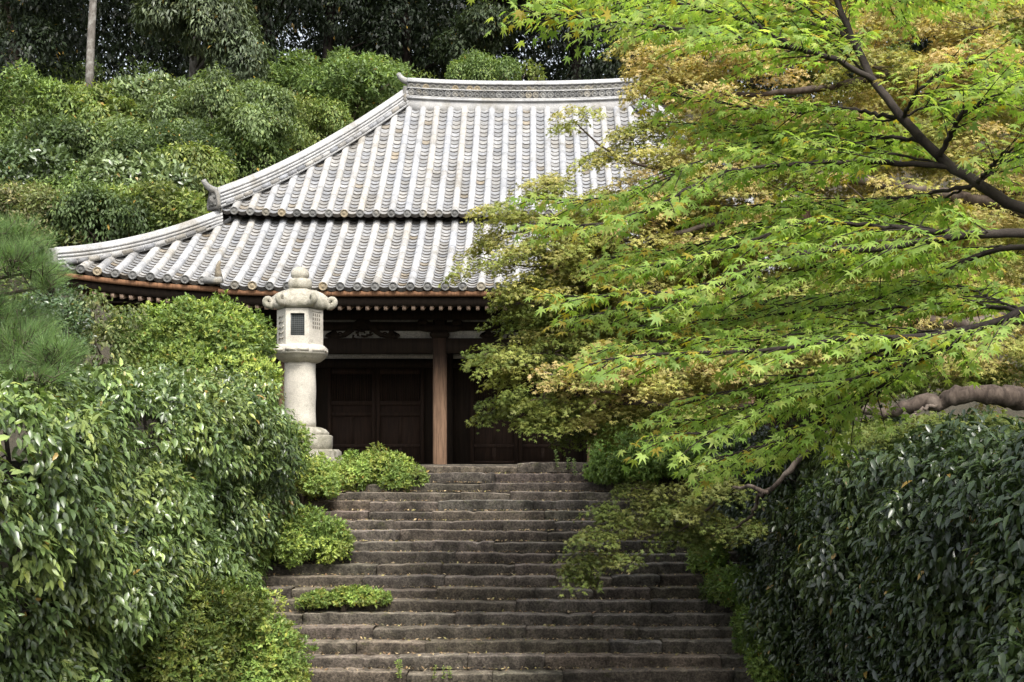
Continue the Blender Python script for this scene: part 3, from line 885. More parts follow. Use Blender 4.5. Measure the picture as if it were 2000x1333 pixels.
# roof of the lantern: flared hexagon with curled corners
mb = MB()
SEG = 72
prof = [(0.42, 607, 0.0), (0.585, 603, 0.55), (0.60, 594, 0.75), (0.56, 585, 0.62), (0.47, 576, 0.38), (0.36, 570, 0.18), (0.25, 566.5, 0.05), (0.05, 566, 0)]
V = []
for r, py, fl in prof:
    for k in range(SEG):
        a = 2 * math.pi * k / SEG + HROT
        # hexagon radius, corners at multiples of 60 degrees
        m = ((a - HROT) % (math.pi / 3)) - math.pi / 6
        hexr = math.cos(math.pi / 6) / math.cos(m)
        cn = abs(m) / (math.pi / 6)
        rr = r * (hexr * (1 - 0.1 * fl * (1 - cn)) + 0.05 * fl * cn ** 6)
        V.append((LX + rr * math.cos(a), LY + rr * math.sin(a), lz(py) + 0.07 * fl * cn ** 5))
n = len(prof)
mb.add(V, Q=[(i*SEG+k, i*SEG+(k+1)%SEG, (i+1)*SEG+(k+1)%SEG, (i+1)*SEG+k) for i in range(n-1) for k in range(SEG)])
lr = mb.build('lantern_roof', M_LANTERN_OLD, lan, smooth=True)
for k in range(6):       # bracken-frond scrolls
    mb = MB()
    a = 2 * math.pi * k / 6 + HROT
    n_ = np.array([math.cos(a), math.sin(a), 0]); up = np.array([0, 0, 1.])
    c = np.array([LX, LY, 0])
    path = [c + n_ * 0.30 + up * lz(571), c + n_ * 0.42 + up * lz(578), c + n_ * 0.52 + up * lz(590), c + n_ * 0.60 + up * lz(600)]
    for t in np.linspace(-1.6, 3.6, 13):
        q = 0.085 - 0.008 * (t + 1.6)
        path.append(c + n_ * (0.645 + q * math.cos(t)) + up * (lz(589.5) + q * math.sin(t)))
    rad = [0.05, 0.06, 0.07, 0.075] + list(np.linspace(0.07, 0.045, 13))
    mb.tube(path, rad, 9)
    mb.build('corner_scroll', M_LANTERN_OLD, lr, smooth=True)
mb = MB()        # finial: ring and bud
mb.lathe([(0.16, lz(567)), (0.22, lz(565)), (0.245, lz(560)), (0.245, lz(551)), (0.22, lz(546.5)), (0.15, lz(545.5)),
          (0.155, lz(544)), (0.19, lz(541)), (0.185, lz(533)), (0.15, lz(527)), (0.08, lz(523)), (0.01, lz(521.5))], (LX, LY, 0), 22)
mb.build('finial', M_LANTERN_OLD, lan, smooth=True)

# ------------------------------------------------------------------ foliage
def fold_leaf(w, fold=0.12, droop=0.12):
    V = np.array([(0, 0, 0), (0, 0.48, 0.02), (0, 1, -droop), (-w, 0.30, fold * w * 3), (-0.82 * w, 0.68, fold * w * 2 - droop * 0.3), (w, 0.30, fold * w * 3), (0.82 * w, 0.68, fold * w * 2 - droop * 0.3)])
    return V, np.array([(3, 1, 2, 4), (1, 5, 6, 2)]), np.array([(0, 1, 3), (0, 5, 1)])
def slim_leaf(w, droop=0.15):
    V = np.array([(0, 0, 0), (-w, 0.45, 0.05), (0, 1, -droop), (w, 0.45, 0.05)])
    return V, np.array([(0, 3, 2, 1)]), np.zeros((0, 3), int)
def maple_leaf(lobes=7, droop=0.18, notch=0.36):
    if lobes == 7:
        an = [-132, -88, -43, 0, 43, 88, 132]; ln = [0.42, 0.72, 0.93, 1.0, 0.93, 0.72, 0.42]
    else:
        an = [-108, -54, 0, 54, 108]; ln = [0.62, 0.9, 1.0, 0.9, 0.62]
    V = [(0, 0, 0)]
    bnd = [an[0] - 26] + [(a + b) / 2 for a, b in zip(an[:-1], an[1:])] + [an[-1] + 26]
    nr = [0.12] + [notch * (0.8 + 0.2 * min(a, b)) for a, b in zip(ln[:-1], ln[1:])] + [0.12]
    for i, (a, r) in enumerate(zip(bnd, nr)):
        V.append((r * math.sin(math.radians(a)), r * math.cos(math.radians(a)), 0.03))
    for a, r in zip(an, ln):
        V.append((r * math.sin(math.radians(a)), r * math.cos(math.radians(a)), -droop * r * r))
    k = len(an)
    Q = [(0, 2 + i, k + 2 + i, 1 + i) for i in range(k)]
    return np.array(V), np.array(Q), np.zeros((0, 3), int)
T_HEDGE, T_BROAD, T_SMALL = fold_leaf(0.195, 0.14, 0.18), fold_leaf(0.21, 0.1, 0.1), slim_leaf(0.20)
T_SLIM, T_MAPLE, T_MAPLE5 = slim_leaf(0.14, 0.2), maple_leaf(7), maple_leaf(5, 0.2, 0.4)

def put_leaves(mb, P, D, N, Sz, C, tpl):
    V, Q, T = tpl
    D = unit(D); X = unit(np.cross(D, N)); N = np.cross(X, D)
    k = len(V); n = len(P)
    W = P[:, None] + Sz[:, None, None] * (V[None, :, 0:1] * X[:, None] + V[None, :, 1:2] * D[:, None] + V[None, :, 2:3] * N[:, None])
    base = (np.arange(n) * k)[:, None, None]
    mb.add(W.reshape(-1, 3), Q=(Q[None] + base).reshape(-1, 4) if len(Q) else None,
           T=(T[None] + base).reshape(-1, 3) if len(T) else None, col=np.repeat(C, k, 0))

def sphere_dirs(r, n, zmin=-1.0):
    z = r.uniform(zmin, 1, n); a = r.rand(n) * 6.2832; s = np.sqrt(1 - z * z)
    return np.stack([s * np.cos(a), s * np.sin(a), z], -1)

def clump_points(r, C, U, R, per, flat=1.0, back=-0.15):
    """leaf sites over clumps: C centres, U outward directions, R radii"""
    cnt = np.maximum(3, (per * (R / R.mean()) ** 2)).astype(int)
    idx = np.repeat(np.arange(len(C)), cnt)
    v = unit(r.randn(len(idx), 3)); d = (v * U[idx]).sum(1)
    v = np.where((d < back)[:, None], v - 2 * d[:, None] * U[idx], v)
    rad = R[idx] * (0.45 + 0.55 * r.rand(len(idx)) ** 0.5)
    P = C[idx] + v * rad[:, None] * np.array([1, 1, flat])
    return P, unit(v + 0.35 * U[idx]), idx

def orient(r, O, style):
    n = len(O); z = np.array([0, 0, 1.])
    if style == 'droop': return O * 0.55 - z * 0.7 + r.randn(n, 3) * 0.42, O * 0.9 + z * 0.7 + r.randn(n, 3) * 0.32
    if style == 'maple': return O * np.array([1, 1, 0.2]) - z * 0.35 + r.randn(n, 3) * 0.5, z + O * 0.45 + r.randn(n, 3) * 0.42
    return O * 0.6 + r.randn(n, 3) * 0.75, O + z * 0.55 + r.randn(n, 3) * 0.5

def leaf_colours(r, idx, pal, nclump, var=0.22, lv=0.16):
    pal = np.asarray(pal, float)
    pick = r.randint(0, len(pal), nclump)
    mixp = r.rand(len(idx)) < 0.3
    ch = np.where(mixp, r.randint(0, len(pal), len(idx)), pick[idx])
    br = (1 + var * r.randn(nclump)).clip(0.5, 1.6)[idx] * (1 + lv * r.randn(len(idx))).clip(0.5, 1.6)
    col = pal[ch] * br[:, None]
    q = r.rand(len(idx))
    col = np.where((q < 0.006)[:, None], np.array([0.36, 0.24, 0.06]) * (0.6 + 0.6 * r.rand(len(idx), 1)), col)
    col = np.where((q > 0.93)[:, None], col * np.array([1.5, 1.35, 1.1]), col)
    return col.clip(0.004, 0.9)

def foliage(seed, C, U, R, per, size, pal, tpl, style='random', flat=1.0, rosette=0, back=-0.15):
    r = np.random.RandomState(seed)
    C, U, R = np.asarray(C, float), unit(U), np.asarray(R, float)
    mb = MB()
    P, O, idx = clump_points(r, C, U, R, per, flat, back)
    if rosette:
        n = len(P)
        a = unit(np.cross(O, r.randn(n, 3))); b = np.cross(O, a)
        th = (np.arange(rosette) * 2.4)[None, :] + r.rand(n, 1) * 6.28
        el = np.linspace(0.35, 1.25, rosette)[None, :, None]
        tg = a[:, None] * np.cos(th)[..., None] + b[:, None] * np.sin(th)[..., None]
        D = (O[:, None] * el + tg * 0.85 + r.randn(n, rosette, 3) * 0.15).reshape(-1, 3)
        N = (O[:, None] * 0.9 - tg * 0.5 + np.array([0, 0, 0.4])).reshape(-1, 3)
        PP = (P[:, None] + O[:, None] * (el - 0.6) * size * 0.5).reshape(-1, 3)
        idx = np.repeat(idx, rosette)
    else:
        D, N = orient(r, O, style); PP = P
    Sz = size * (0.5 + 0.8 * r.rand(len(PP)))
    put_leaves(mb, PP, D, N, Sz, leaf_colours(r, idx, pal, len(C)), tpl)
    return mb

def blob_clumps(r, ells, rc, density=1.0, zmin=-0.55, inner=0.35, shag=0.08):
    """clumps over the skin (and some inside) of a union of ellipsoids [(centre, radii)]"""
    C, U, R = [], [], []
    for c, rad in ells:
        c, rad = np.asarray(c, float), np.asarray(rad, float)
        area = 4 * math.pi * (((rad[0]*rad[1])**1.6 + (rad[0]*rad[2])**1.6 + (rad[1]*rad[2])**1.6) / 3) ** (1 / 1.6)
        n = max(6, int(density * area / (rc * rc * 2.2)))
        u = sphere_dirs(r, n, zmin)
        C.append(c + u * np.maximum(rad - rc * 0.6, rad * 0.3) * r.uniform(0.97 - shag * 1.4, 1 + shag, (n, 1)))
        U.append(unit(u / rad)); R.append(rc * r.uniform(0.65 - shag, 1.35 + shag, n))
        m = int(n * inner)
        if m:
            u = sphere_dirs(r, m, zmin)
            C.append(c + u * rad * r.uniform(0.25, 0.7, (m, 1))); U.append(unit(u / rad)); R.append(rc * r.uniform(0.8, 1.4, m))
    return np.concatenate(C), np.concatenate(U), np.concatenate(R)

def stems(r, base, targets, r0, mat, parent, name='stems', wob=0.12, seg=6):
    mb = MB(); base = np.asarray(base, float)
    for q in targets:
        t = np.linspace(0, 1, 7)[:, None]
        mid = base * (1 - t) + q * t + np.sin(t * math.pi) * np.array([0, 0, 0.15]) * np.linalg.norm(q - base)
        mid[1:-1] += r.randn(5, 3) * wob * np.linalg.norm(q - base) * 0.25
        mid[0] = base + np.append(r.randn(2) * r0, -0.1)
        mb.tube(mid, np.linspace(r0, r0 * 0.25, 7), seg)
    return mb.build(name, mat, parent, smooth=True)

def bush(name, label, cat, seed, ells, rc, per, size, pal, tpl, mat, style='random', rosette=0, group=None, density=1.0,
         bark=None, nst=6, stem_r=0.03, zmin=-0.55, flat=1.0, base=None, shag=0.10):
    r = np.random.RandomState(seed)
    C, U, R = blob_clumps(r, ells, rc, density, zmin, 0.35, shag)
    if base is None:
        cx, cy = np.mean([e[0][0] for e in ells]), np.mean([e[0][1] for e in ells])
        base = (cx, cy, min(float(terrain(cx, cy)) if cy > 24.4 or cx < XL - .3 or cx > XR + .3 else min(e[0][2] - e[1][2] for e in ells), min(e[0][2] for e in ells)))
    o = root(name, base, label, cat, group)
    foliage(seed + 1, C, U, R, per, size, pal, tpl, style, flat, rosette).build('foliage', mat, o)
    tg = C[r.choice(len(C), min(nst, len(C)), replace=False)]
    stems(r, base, tg, stem_r, bark or M_BARK_MID, o)
    return o

# palettes (albedo)
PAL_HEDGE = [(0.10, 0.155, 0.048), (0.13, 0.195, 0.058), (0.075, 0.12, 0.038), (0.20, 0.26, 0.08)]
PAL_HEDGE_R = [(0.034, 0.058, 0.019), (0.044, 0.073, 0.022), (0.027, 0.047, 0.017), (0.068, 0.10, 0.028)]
PAL_AZALEA = [(0.21, 0.30, 0.08), (0.17, 0.26, 0.065), (0.26, 0.34, 0.09), (0.29, 0.32, 0.085)]
PAL_YGREEN = [(0.20, 0.28, 0.07), (0.16, 0.24, 0.06), (0.26, 0.32, 0.08), (0.12, 0.185, 0.05)]
PAL_HILL_A = [(0.15, 0.225, 0.075), (0.125, 0.19, 0.062), (0.19, 0.265, 0.085)]
PAL_HILL_B = [(0.15, 0.205, 0.09), (0.18, 0.235, 0.105), (0.12, 0.17, 0.07)]
PAL_HILL_C = [(0.18, 0.235, 0.07), (0.14, 0.20, 0.06), (0.22, 0.26, 0.085)]
PAL_HILL_D = [(0.085, 0.125, 0.05), (0.105, 0.155, 0.06), (0.065, 0.10, 0.04)]
PAL_HILL_E = [(0.17, 0.20, 0.08), (0.15, 0.19, 0.07), (0.21, 0.20, 0.11)]
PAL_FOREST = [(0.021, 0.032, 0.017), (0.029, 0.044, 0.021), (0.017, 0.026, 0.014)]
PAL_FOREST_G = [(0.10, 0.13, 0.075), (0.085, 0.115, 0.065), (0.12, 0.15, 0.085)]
PAL_GREEN_MAPLE = [(0.28, 0.41, 0.10), (0.33, 0.46, 0.12), (0.22, 0.35, 0.08), (0.39, 0.48, 0.13)]
PAL_OLIVE = [(0.30, 0.33, 0.095), (0.23, 0.28, 0.07), (0.37, 0.34, 0.12)]
PAL_RUSSET = [(0.46, 0.38, 0.16), (0.40, 0.36, 0.13), (0.50, 0.38, 0.19), (0.33, 0.34, 0.10)]
PAL_HANG_SHADED = [(0.105, 0.135, 0.034), (0.085, 0.115, 0.03), (0.14, 0.145, 0.042)]  # same maple's leaves darkened to paint shade on the hanging branch
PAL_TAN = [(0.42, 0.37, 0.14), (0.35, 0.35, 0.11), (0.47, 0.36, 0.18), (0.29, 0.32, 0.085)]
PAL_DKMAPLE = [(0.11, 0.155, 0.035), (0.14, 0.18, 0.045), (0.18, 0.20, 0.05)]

# ---- clipped leafy hedges that face each other across the stairs
def hedge(name, label, seed, xf, sgn, y0, y1, top, size, pal, per, nmul=1.0, depth_top=2.6):
    """face at x = xf looking towards sgn, from y0 to y1; top(y) its height"""
    r = np.random.RandomState(seed)
    C, U, R = [], [], []
    def ground(y): return float(corridor(np.array(y)))
    def y_end(z): return y1 - 1.9 * float(sstep(-0.9, -2.3, z)) * (sgn > 0)
    holes_ = [(r.uniform(11.5, y1), r.uniform(-2.2, 0.2), r.uniform(0.25, 0.6)) for _ in range(22)]
    n = int(560 * nmul)
    for _ in range(n):
        y = y0 + (y1 - y0) * r.rand()
        zt, zb = top(y), max(ground(y), -3.3)
        z = zb + (zt - zb) * r.rand()
        if y > y_end(z): continue
        rc = r.uniform(0.15, 0.46)
        hole = sum(max(0, 1 - ((y - a) ** 2 + (z - b) ** 2) / c ** 2) for a, b, c in holes_)
        bulge = 0.20 * math.sin(y * 1.3 + seed) * math.sin(z * 1.1 + 1) + 0.16 * math.sin(z * 2.1 + y * 0.7) + r.randn() * 0.12 - 0.45 * min(hole, 1)
        bulge -= 0.35 * float(sstep(-1.0, -2.8, z))
        rnd = max(0, (z - (zt - 0.55)) / 0.55)
        C.append((xf + sgn * (bulge - rc * 0.6 - 0.55 * rnd ** 2), y, z)); U.append((sgn, -0.15, 0.15 + 0.8 * rnd)); R.append(rc)
    for _ in range(int(260 * nmul)):
        y = y0 + (y1 - y0) * r.rand(); u = r.rand() * depth_top
        lump = 0.10 * math.sin(u * 4 + y * 2.3) + 0.09 * math.sin(y * 3.7 + 1)
        C.append((xf - sgn * (0.35 + u), y, top(y) + r.randn() * 0.07 - 0.18 + lump)); U.append((sgn * 0.2, -0.2, 1)); R.append(r.uniform(0.15, 0.40))
    for _ in range(int(40 * nmul)):      # young shoots standing proud of the clipped top
        y = y0 + (y1 - y0) * r.rand(); u = r.rand() * depth_top
        C.append((xf - sgn * (0.25 + u), y, top(y) + r.uniform(0.08, 0.2))); U.append((sgn * 0.2, -0.2, 1)); R.append(r.uniform(0.10, 0.16))
    for _ in range(int(90 * nmul)):
        zt, zb = top(y1), ground(y1)
        z = zb + (zt - zb) * r.rand()
        C.append((xf - sgn * (0.15 + 0.9 * r.rand() + 0.3 * float(sstep(-1.0, -2.8, z))), y_end(z) + r.randn() * 0.06, z)); U.append((sgn * 0.3, 1, 0.2)); R.append(r.uniform(0.2, 0.4))
    C, R = np.array(C), np.array(R)
    ym = (y0 + y1) / 2
    o = root(name, (xf - sgn * 1.2, ym, float(terrain(xf - sgn * 1.2, ym)) - 0.05), label, 'hedge')
    foliage(seed + 1, C, U, R, per, size, pal, T_HEDGE, 'droop', back=0.0).build('foliage', M_LEAF_GLOSS, o)
    mb = MB()
    for y in np.arange(y0 + 0.4, y1, 0.9):
        x = xf - sgn * 0.55
        zb = ground(y)
        p = [(x + sgn * 0.1, y, zb - 0.1), (x + r.randn() * 0.08, y + r.randn() * 0.1, (zb + top(y)) / 2), (x - sgn * 0.1 + r.randn() * 0.1, y + r.randn() * 0.2, top(y) - 0.25)]
        mb.tube(p, [0.05, 0.04, 0.02], 6)
        for k in range(4):
            z = zb + (top(y) - zb) * (0.2 + 0.2 * k)
            mb.tube([(x, y, z), (x + sgn * 0.2, y + r.randn() * 0.3, z + 0.15), (x + sgn * 0.4, y + r.randn() * 0.5, z + 0.2)], [0.02, 0.014, 0.006], 5)
    mb.build('stems', M_BARK_DARK, o)
    return o
hedge('hedge', 'dense glossy green hedge walling the left side of the stairs, sunlit along its top', 101, -4.42, 1, 7.6, 20.4,
      lambda y: np.interp(y, [7, 9.7, 14, 18.5, 21], [0.62, 0.66, 0.92, 1.2, 1.12]) + 0.05 * math.sin(y * 2.2), 0.115, PAL_HEDGE, 135)
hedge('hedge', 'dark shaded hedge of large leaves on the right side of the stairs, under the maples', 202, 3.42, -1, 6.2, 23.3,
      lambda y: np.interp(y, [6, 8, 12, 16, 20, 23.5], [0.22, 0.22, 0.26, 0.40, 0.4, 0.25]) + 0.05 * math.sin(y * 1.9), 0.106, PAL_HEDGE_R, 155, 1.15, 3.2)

# ---- azaleas and small plants along the stairs
AZ = 'azalea bushes growing beside the stairs'
def azalea(label, seed, ells, rc=0.16, per=20, size=0.062, pal=PAL_AZALEA, density=1.0, group=AZ, name='azalea_bush', zmin=-0.5, **kw):
    return bush(name, label, 'bush', seed, ells, rc, per, size, pal, T_BROAD, M_LEAF_SOFT, rosette=5, group=group, density=density, stem_r=0.018, zmin=zmin, shag=0.24, **kw)
def E(px, py, Y, rx, ry, rz): 
    return (at(px, py, Y), (rx, ry, rz))
azalea('rounded light green azalea on the top steps just right of the lantern', 301, [E(735, 925, 23.6, 0.72, 0.5, 0.40), E(790, 935, 23.5, 0.45, 0.4, 0.26), E(690, 935, 23.5, 0.45, 0.4, 0.30)])
azalea('light green azalea at the foot of the stone lantern beside the hedge', 302, [E(590, 925, 22.6, 0.55, 0.5, 0.55), E(560, 880, 22.8, 0.4, 0.4, 0.5), E(625, 950, 22.4, 0.35, 0.4, 0.25)])
azalea('dense yellow-green azalea mound jutting over the left end of the middle steps', 303, [E(605, 1052, 20.8, 0.60, 0.5, 0.42), E(565, 1060, 20.6, 0.5, 0.5, 0.45), E(650, 1068, 20.8, 0.30, 0.3, 0.25)], pal=PAL_YGREEN)
azalea('low flat patch of azalea shoots lying across one stone step', 304, [E(640, 1170, 19.35, 0.30, 0.15, 0.09), E(690, 1166, 19.35, 0.36, 0.17, 0.13), E(735, 1170, 19.4, 0.2, 0.14, 0.10), E(612, 1174, 19.35, 0.2, 0.12, 0.06)], rc=0.07, per=9, size=0.055)
azalea('bushy azalea at the bottom left corner of the stairs, leaning over the lowest steps', 305, [E(480, 1255, 16.2, 0.62, 0.55, 0.62), E(545, 1310, 16.2, 0.35, 0.4, 0.45), E(500, 1350, 15.9, 0.6, 0.5, 0.6)])
azalea('olive green azalea below the left hedge, partly in its shade', 306, [E(370, 1235, 14.8, 0.55, 0.6, 0.60), E(330, 1320, 14.2, 0.6, 0.6, 0.55), E(440, 1190, 15.6, 0.4, 0.5, 0.35)],
       pal=[(0.10, 0.14, 0.03), (0.08, 0.12, 0.03), (0.13, 0.15, 0.035)])
azalea('bright green shrub at the top right of the stairs beneath the maple', 307, [E(1235, 905, 23.4, 0.75, 0.7, 0.55), E(1320, 905, 23.0, 0.7, 0.7, 0.5), E(1190, 920, 23.4, 0.40, 0.5, 0.34), E(1192, 872, 23.7, 0.36, 0.4, 0.34), E(1290, 870, 23.6, 0.4, 0.4, 0.35)],
       pal=[(0.18, 0.28, 0.07), (0.15, 0.24, 0.06), (0.21, 0.31, 0.075)])
azalea('small leafy shrub spilling from the right hedge over the lower step ends', 308, [E(1425, 1150, 19.3, 0.35, 0.5, 0.35), E(1475, 1240, 18.0, 0.26, 0.5, 0.45), E(1385, 1085, 20.4, 0.3, 0.4, 0.3), E(1510, 1310, 17.2, 0.25, 0.4, 0.4)],
       pal=[(0.13, 0.21, 0.05), (0.16, 0.22, 0.055)])

def sprig(label, seed, spots, h, size=0.05, pal=PAL_AZALEA, group=None):
    r = np.random.RandomState(seed)
    base = spots[0]
    o = root('seedling', base, label, 'plant', group)
    P, D, N, Cc = [], [], [], []
    for b in spots:
        hh = h * r.uniform(0.7, 1.15)
        lean = r.randn(2) * 0.12
        t = np.linspace(0, 1, 6)[:, None]
        path = np.asarray(b) + t * np.array([lean[0], lean[1], 1]) * hh
        mb = MB(); mb.tube(path, np.linspace(0.006, 0.002, 6), 5); mb.build('stem', M_BARK_MID, o)
        for k in range(int(hh / 0.022)):
            u = 0.25 + 0.75 * (k + 1) / (hh / 0.022)
            p = np.asarray(b) + u * np.array([lean[0], lean[1], 1]) * hh
            a = k * 2.4 + r.rand()
            for q in range(2):
                P.append(p); D.append((math.cos(a + q * 3.1), math.sin(a + q * 3.1), 0.55 + 0.3 * r.randn())); N.append((0.1 * r.randn(), -0.4, 1)); Cc.append(np.array(pal[r.randint(len(pal))]) * r.uniform(0.8, 1.3))
    f = MB(); n = len(P)
    put_leaves(f, np.array(P), np.array(D), np.array(N), size * r.uniform(0.7, 1.3, n), np.array(Cc), T_BROAD)
    f.build('leaves', M_LEAF_SOFT, o)
def tread(px, n, back=0.27):
    """point on the tread of step n (0 = top) under pixel column px"""
    y = Y_TOP - n * STEP_T + back
    return np.array([(px - CX) * y / F_PX, y, -n * STEP_R])
sprig('green seedling in a tread joint near the bottom, left of its two neighbours', 321, [tread(778, 19), tread(783, 19, .2)], 0.34)
sprig('thin green seedling growing from a low step, right of the fuller one', 322, [tread(868, 19), tread(846, 19, .22), tread(880, 19, .3)], 0.30, 0.045)
sprig('sparse pale sprig at the right end of the top step', 323, [tread(1090, 1, .2), tread(1110, 1, .28), tread(1140, 2, .2), tread(1125, 2, .2)], 0.42, 0.055, [(0.16, 0.22, 0.07), (0.13, 0.2, 0.06)])

# ---- shrubs and pine on the left bank, behind the hedge
bush('garden_shrub', 'tall yellow-green shrub between the left hedge and the temple eaves', 'shrub', 331,
     [E(405, 665, 23.0, 1.05, 0.9, 0.72), E(300, 680, 23.2, 0.8, 0.9, 0.72), E(470, 680, 22.8, 0.55, 0.7, 0.62), E(400, 740, 22.5, 1.3, 0.9, 0.6)],
     0.24, 26, 0.085, PAL_YGREEN, T_BROAD, M_LEAF_SOFT, rosette=5, stem_r=0.04)
bush('garden_shrub', 'loose grey-green shrub with thin upright shoots left of the yellow-green one', 'shrub', 332,
     [E(205, 690, 22.2, 0.62, 0.8, 0.65), E(190, 625, 22.4, 0.42, 0.5, 0.5), E(255, 625, 22.4, 0.3, 0.4, 0.25), E(165, 590, 22.4, 0.2, 0.3, 0.22)],
     0.2, 20, 0.095, [(0.13, 0.17, 0.06), (0.10, 0.14, 0.05), (0.18, 0.2, 0.08)], T_BROAD, M_LEAF_SOFT, style='droop', stem_r=0.03, density=0.8)
bush('garden_shrub', 'pale leafy bush cascading over the far end of the left hedge top', 'shrub', 333,
     [E(440, 775, 20.2, 0.95, 0.8, 0.42), E(300, 765, 19.2, 0.9, 0.9, 0.36), E(200, 770, 17.5, 0.6, 0.8, 0.25)],
     0.22, 30, 0.085, [(0.13, 0.19, 0.06), (0.16, 0.21, 0.06), (0.10, 0.15, 0.045), (0.24, 0.22, 0.09)], T_BROAD, M_LEAF_GLOSS, style='droop', stem_r=0.03)
bush('garden_shrub', 'dark leafed shrub in the gap between pine and temple eave', 'shrub', 334,
     [E(95, 640, 21.5, 0.75, 0.7, 0.6), E(120, 610, 22, 0.4, 0.5, 0.45)], 0.24, 34, 0.085, [(0.05, 0.09, 0.035), (0.065, 0.105, 0.04)], T_BROAD, M_LEAF_GLOSS, stem_r=0.03)

def pine(label, seed, base, tufts, needle):
    r = np.random.RandomState(seed)
    o = root('pine_tree', base, label, 'tree')
    mb = MB(); tw = MB()
    top = np.array([base[0] - 0.2, base[1], max(t[0][2] for t in tufts) + 0.2])
    mb.tube([np.asarray(base) + (0, 0, -0.1), np.asarray(base) * 0.5 + top * 0.5 + np.array([0.1, 0, 0]), top], [0.13, 0.1, 0.04], 9)
    P, D, Sz, Cc = [], [], [], []
    for c, rad in tufts:
        c = np.asarray(c)
        a0 = np.array([base[0], base[1], c[2] - 0.25])
        tw.tube([a0, (a0 + c) / 2 + np.array([0, 0, 0.03]), c], [0.035, 0.022, 0.01], 6)
        for u in sphere_dirs(r, int(85 * rad[0] * rad[2] / 0.16), -0.25):
            tip = c + u * np.array(rad) * r.uniform(0.55, 1.0)
            axis = unit(u * np.array([1, 1, 0.5]) + np.array([0, 0, 0.55]) + r.randn(3) * 0.2)
            st_ = tip - axis * needle * 1.1
            tw.tube([c + u * np.array(rad) * 0.3, st_, tip], [0.006, 0.006, 0.004], 4, cap=False)
            m = 46
            k = r.rand(m, 1)
            g = unit(axis[None] * (0.75 + 0.7 * k) + unit(r.randn(m, 3)) * 0.62)
            P.append(st_ + axis * k * needle * 1.1); D.append(g); Sz.append(needle * r.uniform(0.7, 1.1, m))
            Cc.append(np.array([(0.15, 0.25, 0.085), (0.18, 0.28, 0.095), (0.12, 0.21, 0.08)])[r.randint(0, 3, m)] * r.uniform(0.75, 1.25, (m, 1)) * r.uniform(0.6, 1.25))
    P, D, Sz, Cc = np.concatenate(P), np.concatenate(D), np.concatenate(Sz), np.concatenate(Cc)
    n = len(P)
    f = MB()
    put_leaves(f, P, D, np.random.RandomState(seed).randn(n, 3), Sz, Cc, (np.array([(-0.008, 0, 0), (0.008, 0, 0), (0.003, 1, 0.0), (-0.003, 1, 0)]), np.array([(0, 1, 2, 3)]), np.zeros((0, 3), int)))
    f.build('crown', M_NEEDLE, o)
    t = mb.build('trunk', M_BARK_DARK, o)
    tw.build('branches', M_BARK_MID, o)
pb = (-6.3, 12.4, float(terrain(-6.3, 12.4)))
pine('long needled pine at the left edge in front of the temple eave corner', 341, pb,
     [E(20, 520, 12.0, 0.42, 0.5, 0.30), E(70, 530, 12.2, 0.30, 0.4, 0.28), E(-30, 470, 12.4, 0.5, 0.5, 0.3), E(40, 465, 12.6, 0.32, 0.4, 0.25), E(20, 610, 12.4, 0.4, 0.4, 0.2),
      E(40, 680, 11.8, 0.42, 0.5, 0.28), E(100, 705, 11.6, 0.30, 0.4, 0.22), E(-20, 720, 11.6, 0.45, 0.5, 0.25), E(-60, 600, 12, 0.5, 0.5, 0.4), E(60, 735, 11.3, 0.4, 0.4, 0.15), E(120, 690, 11.6, 0.26, 0.3, 0.2), E(10, 645, 12.0, 0.45, 0.4, 0.25), E(60, 660, 12.2, 0.35, 0.4, 0.25), E(95, 560, 12.2, 0.2, 0.3, 0.2)], 0.15)

# ---- hillside shrubs behind the hall
HG = 'shrubs covering the hillside left of the temple roof'
hill = [  # px, py, half width px, half height px, palette, look, label
 (35, 262, 85, 88, PAL_HILL_A, 0, 'big soft bright green shrub high at the left edge of the hillside'),
 (175, 245, 72, 50, PAL_HILL_C, 0, 'yellow-green shrub at the foot of the pale slender trunk'),
 (305, 228, 66, 40, PAL_HILL_B, 1, 'broad leaved blue-green shrub under the dark wood, right of the pale trunk'),
 (440, 250, 110, 70, PAL_HILL_B, 0, 'wide grey-green shrub below the grey-green forest tree'),
 (665, 192, 125, 66, PAL_HILL_A, 0, 'largest rounded fresh green shrub beside the upper end of the roof hip'),
 (590, 265, 80, 45, PAL_HILL_C, 0, 'yellowish shrub just under the large rounded one by the hip ridge'),
 (120, 320, 75, 50, PAL_HILL_D, 0, 'dark green shrub below the yellow-green one at the pale trunk'),
 (235, 310, 70, 45, PAL_HILL_B, 0, 'grey-green shrub mid-slope, straight below the blue-green broad leaved one'),
 (345, 320, 75, 50, PAL_HILL_D, 0, 'dark mid-slope shrub with a paler shrub on each side'),
 (490, 320, 85, 50, PAL_HILL_A, 0, 'fresh green shrub just above the hip ridge of the roof, half way up'),
 (40, 375, 75, 50, PAL_HILL_D, 1, 'dark glossy shrub at the left edge, above the pine'),
 (150, 395, 70, 42, PAL_HILL_A, 0, 'bright green shrub low on the slope left of the ridge-end tile'),
 (265, 385, 75, 45, PAL_HILL_B, 1, 'grey-green shrub low on the slope, next to the upper ridge-end tile'),
 (375, 365, 50, 50, PAL_HILL_C, 0, 'yellow-green shrub directly behind the horned ridge-end tile'),
 (55, 440, 80, 40, PAL_HILL_E, 0, 'olive brown shrub directly above the pine at the left edge'),
 (190, 445, 85, 38, PAL_HILL_D, 0, 'dark shrub right behind the lower hip ridge, near its tip'),
 (300, 430, 70, 36, PAL_HILL_C, 0, 'yellow-green shrub right behind the middle of the lower hip ridge'),
 (945, 158, 48, 26, PAL_HILL_A, 0, 'bright green bush peeping over the main roof ridge'),
]
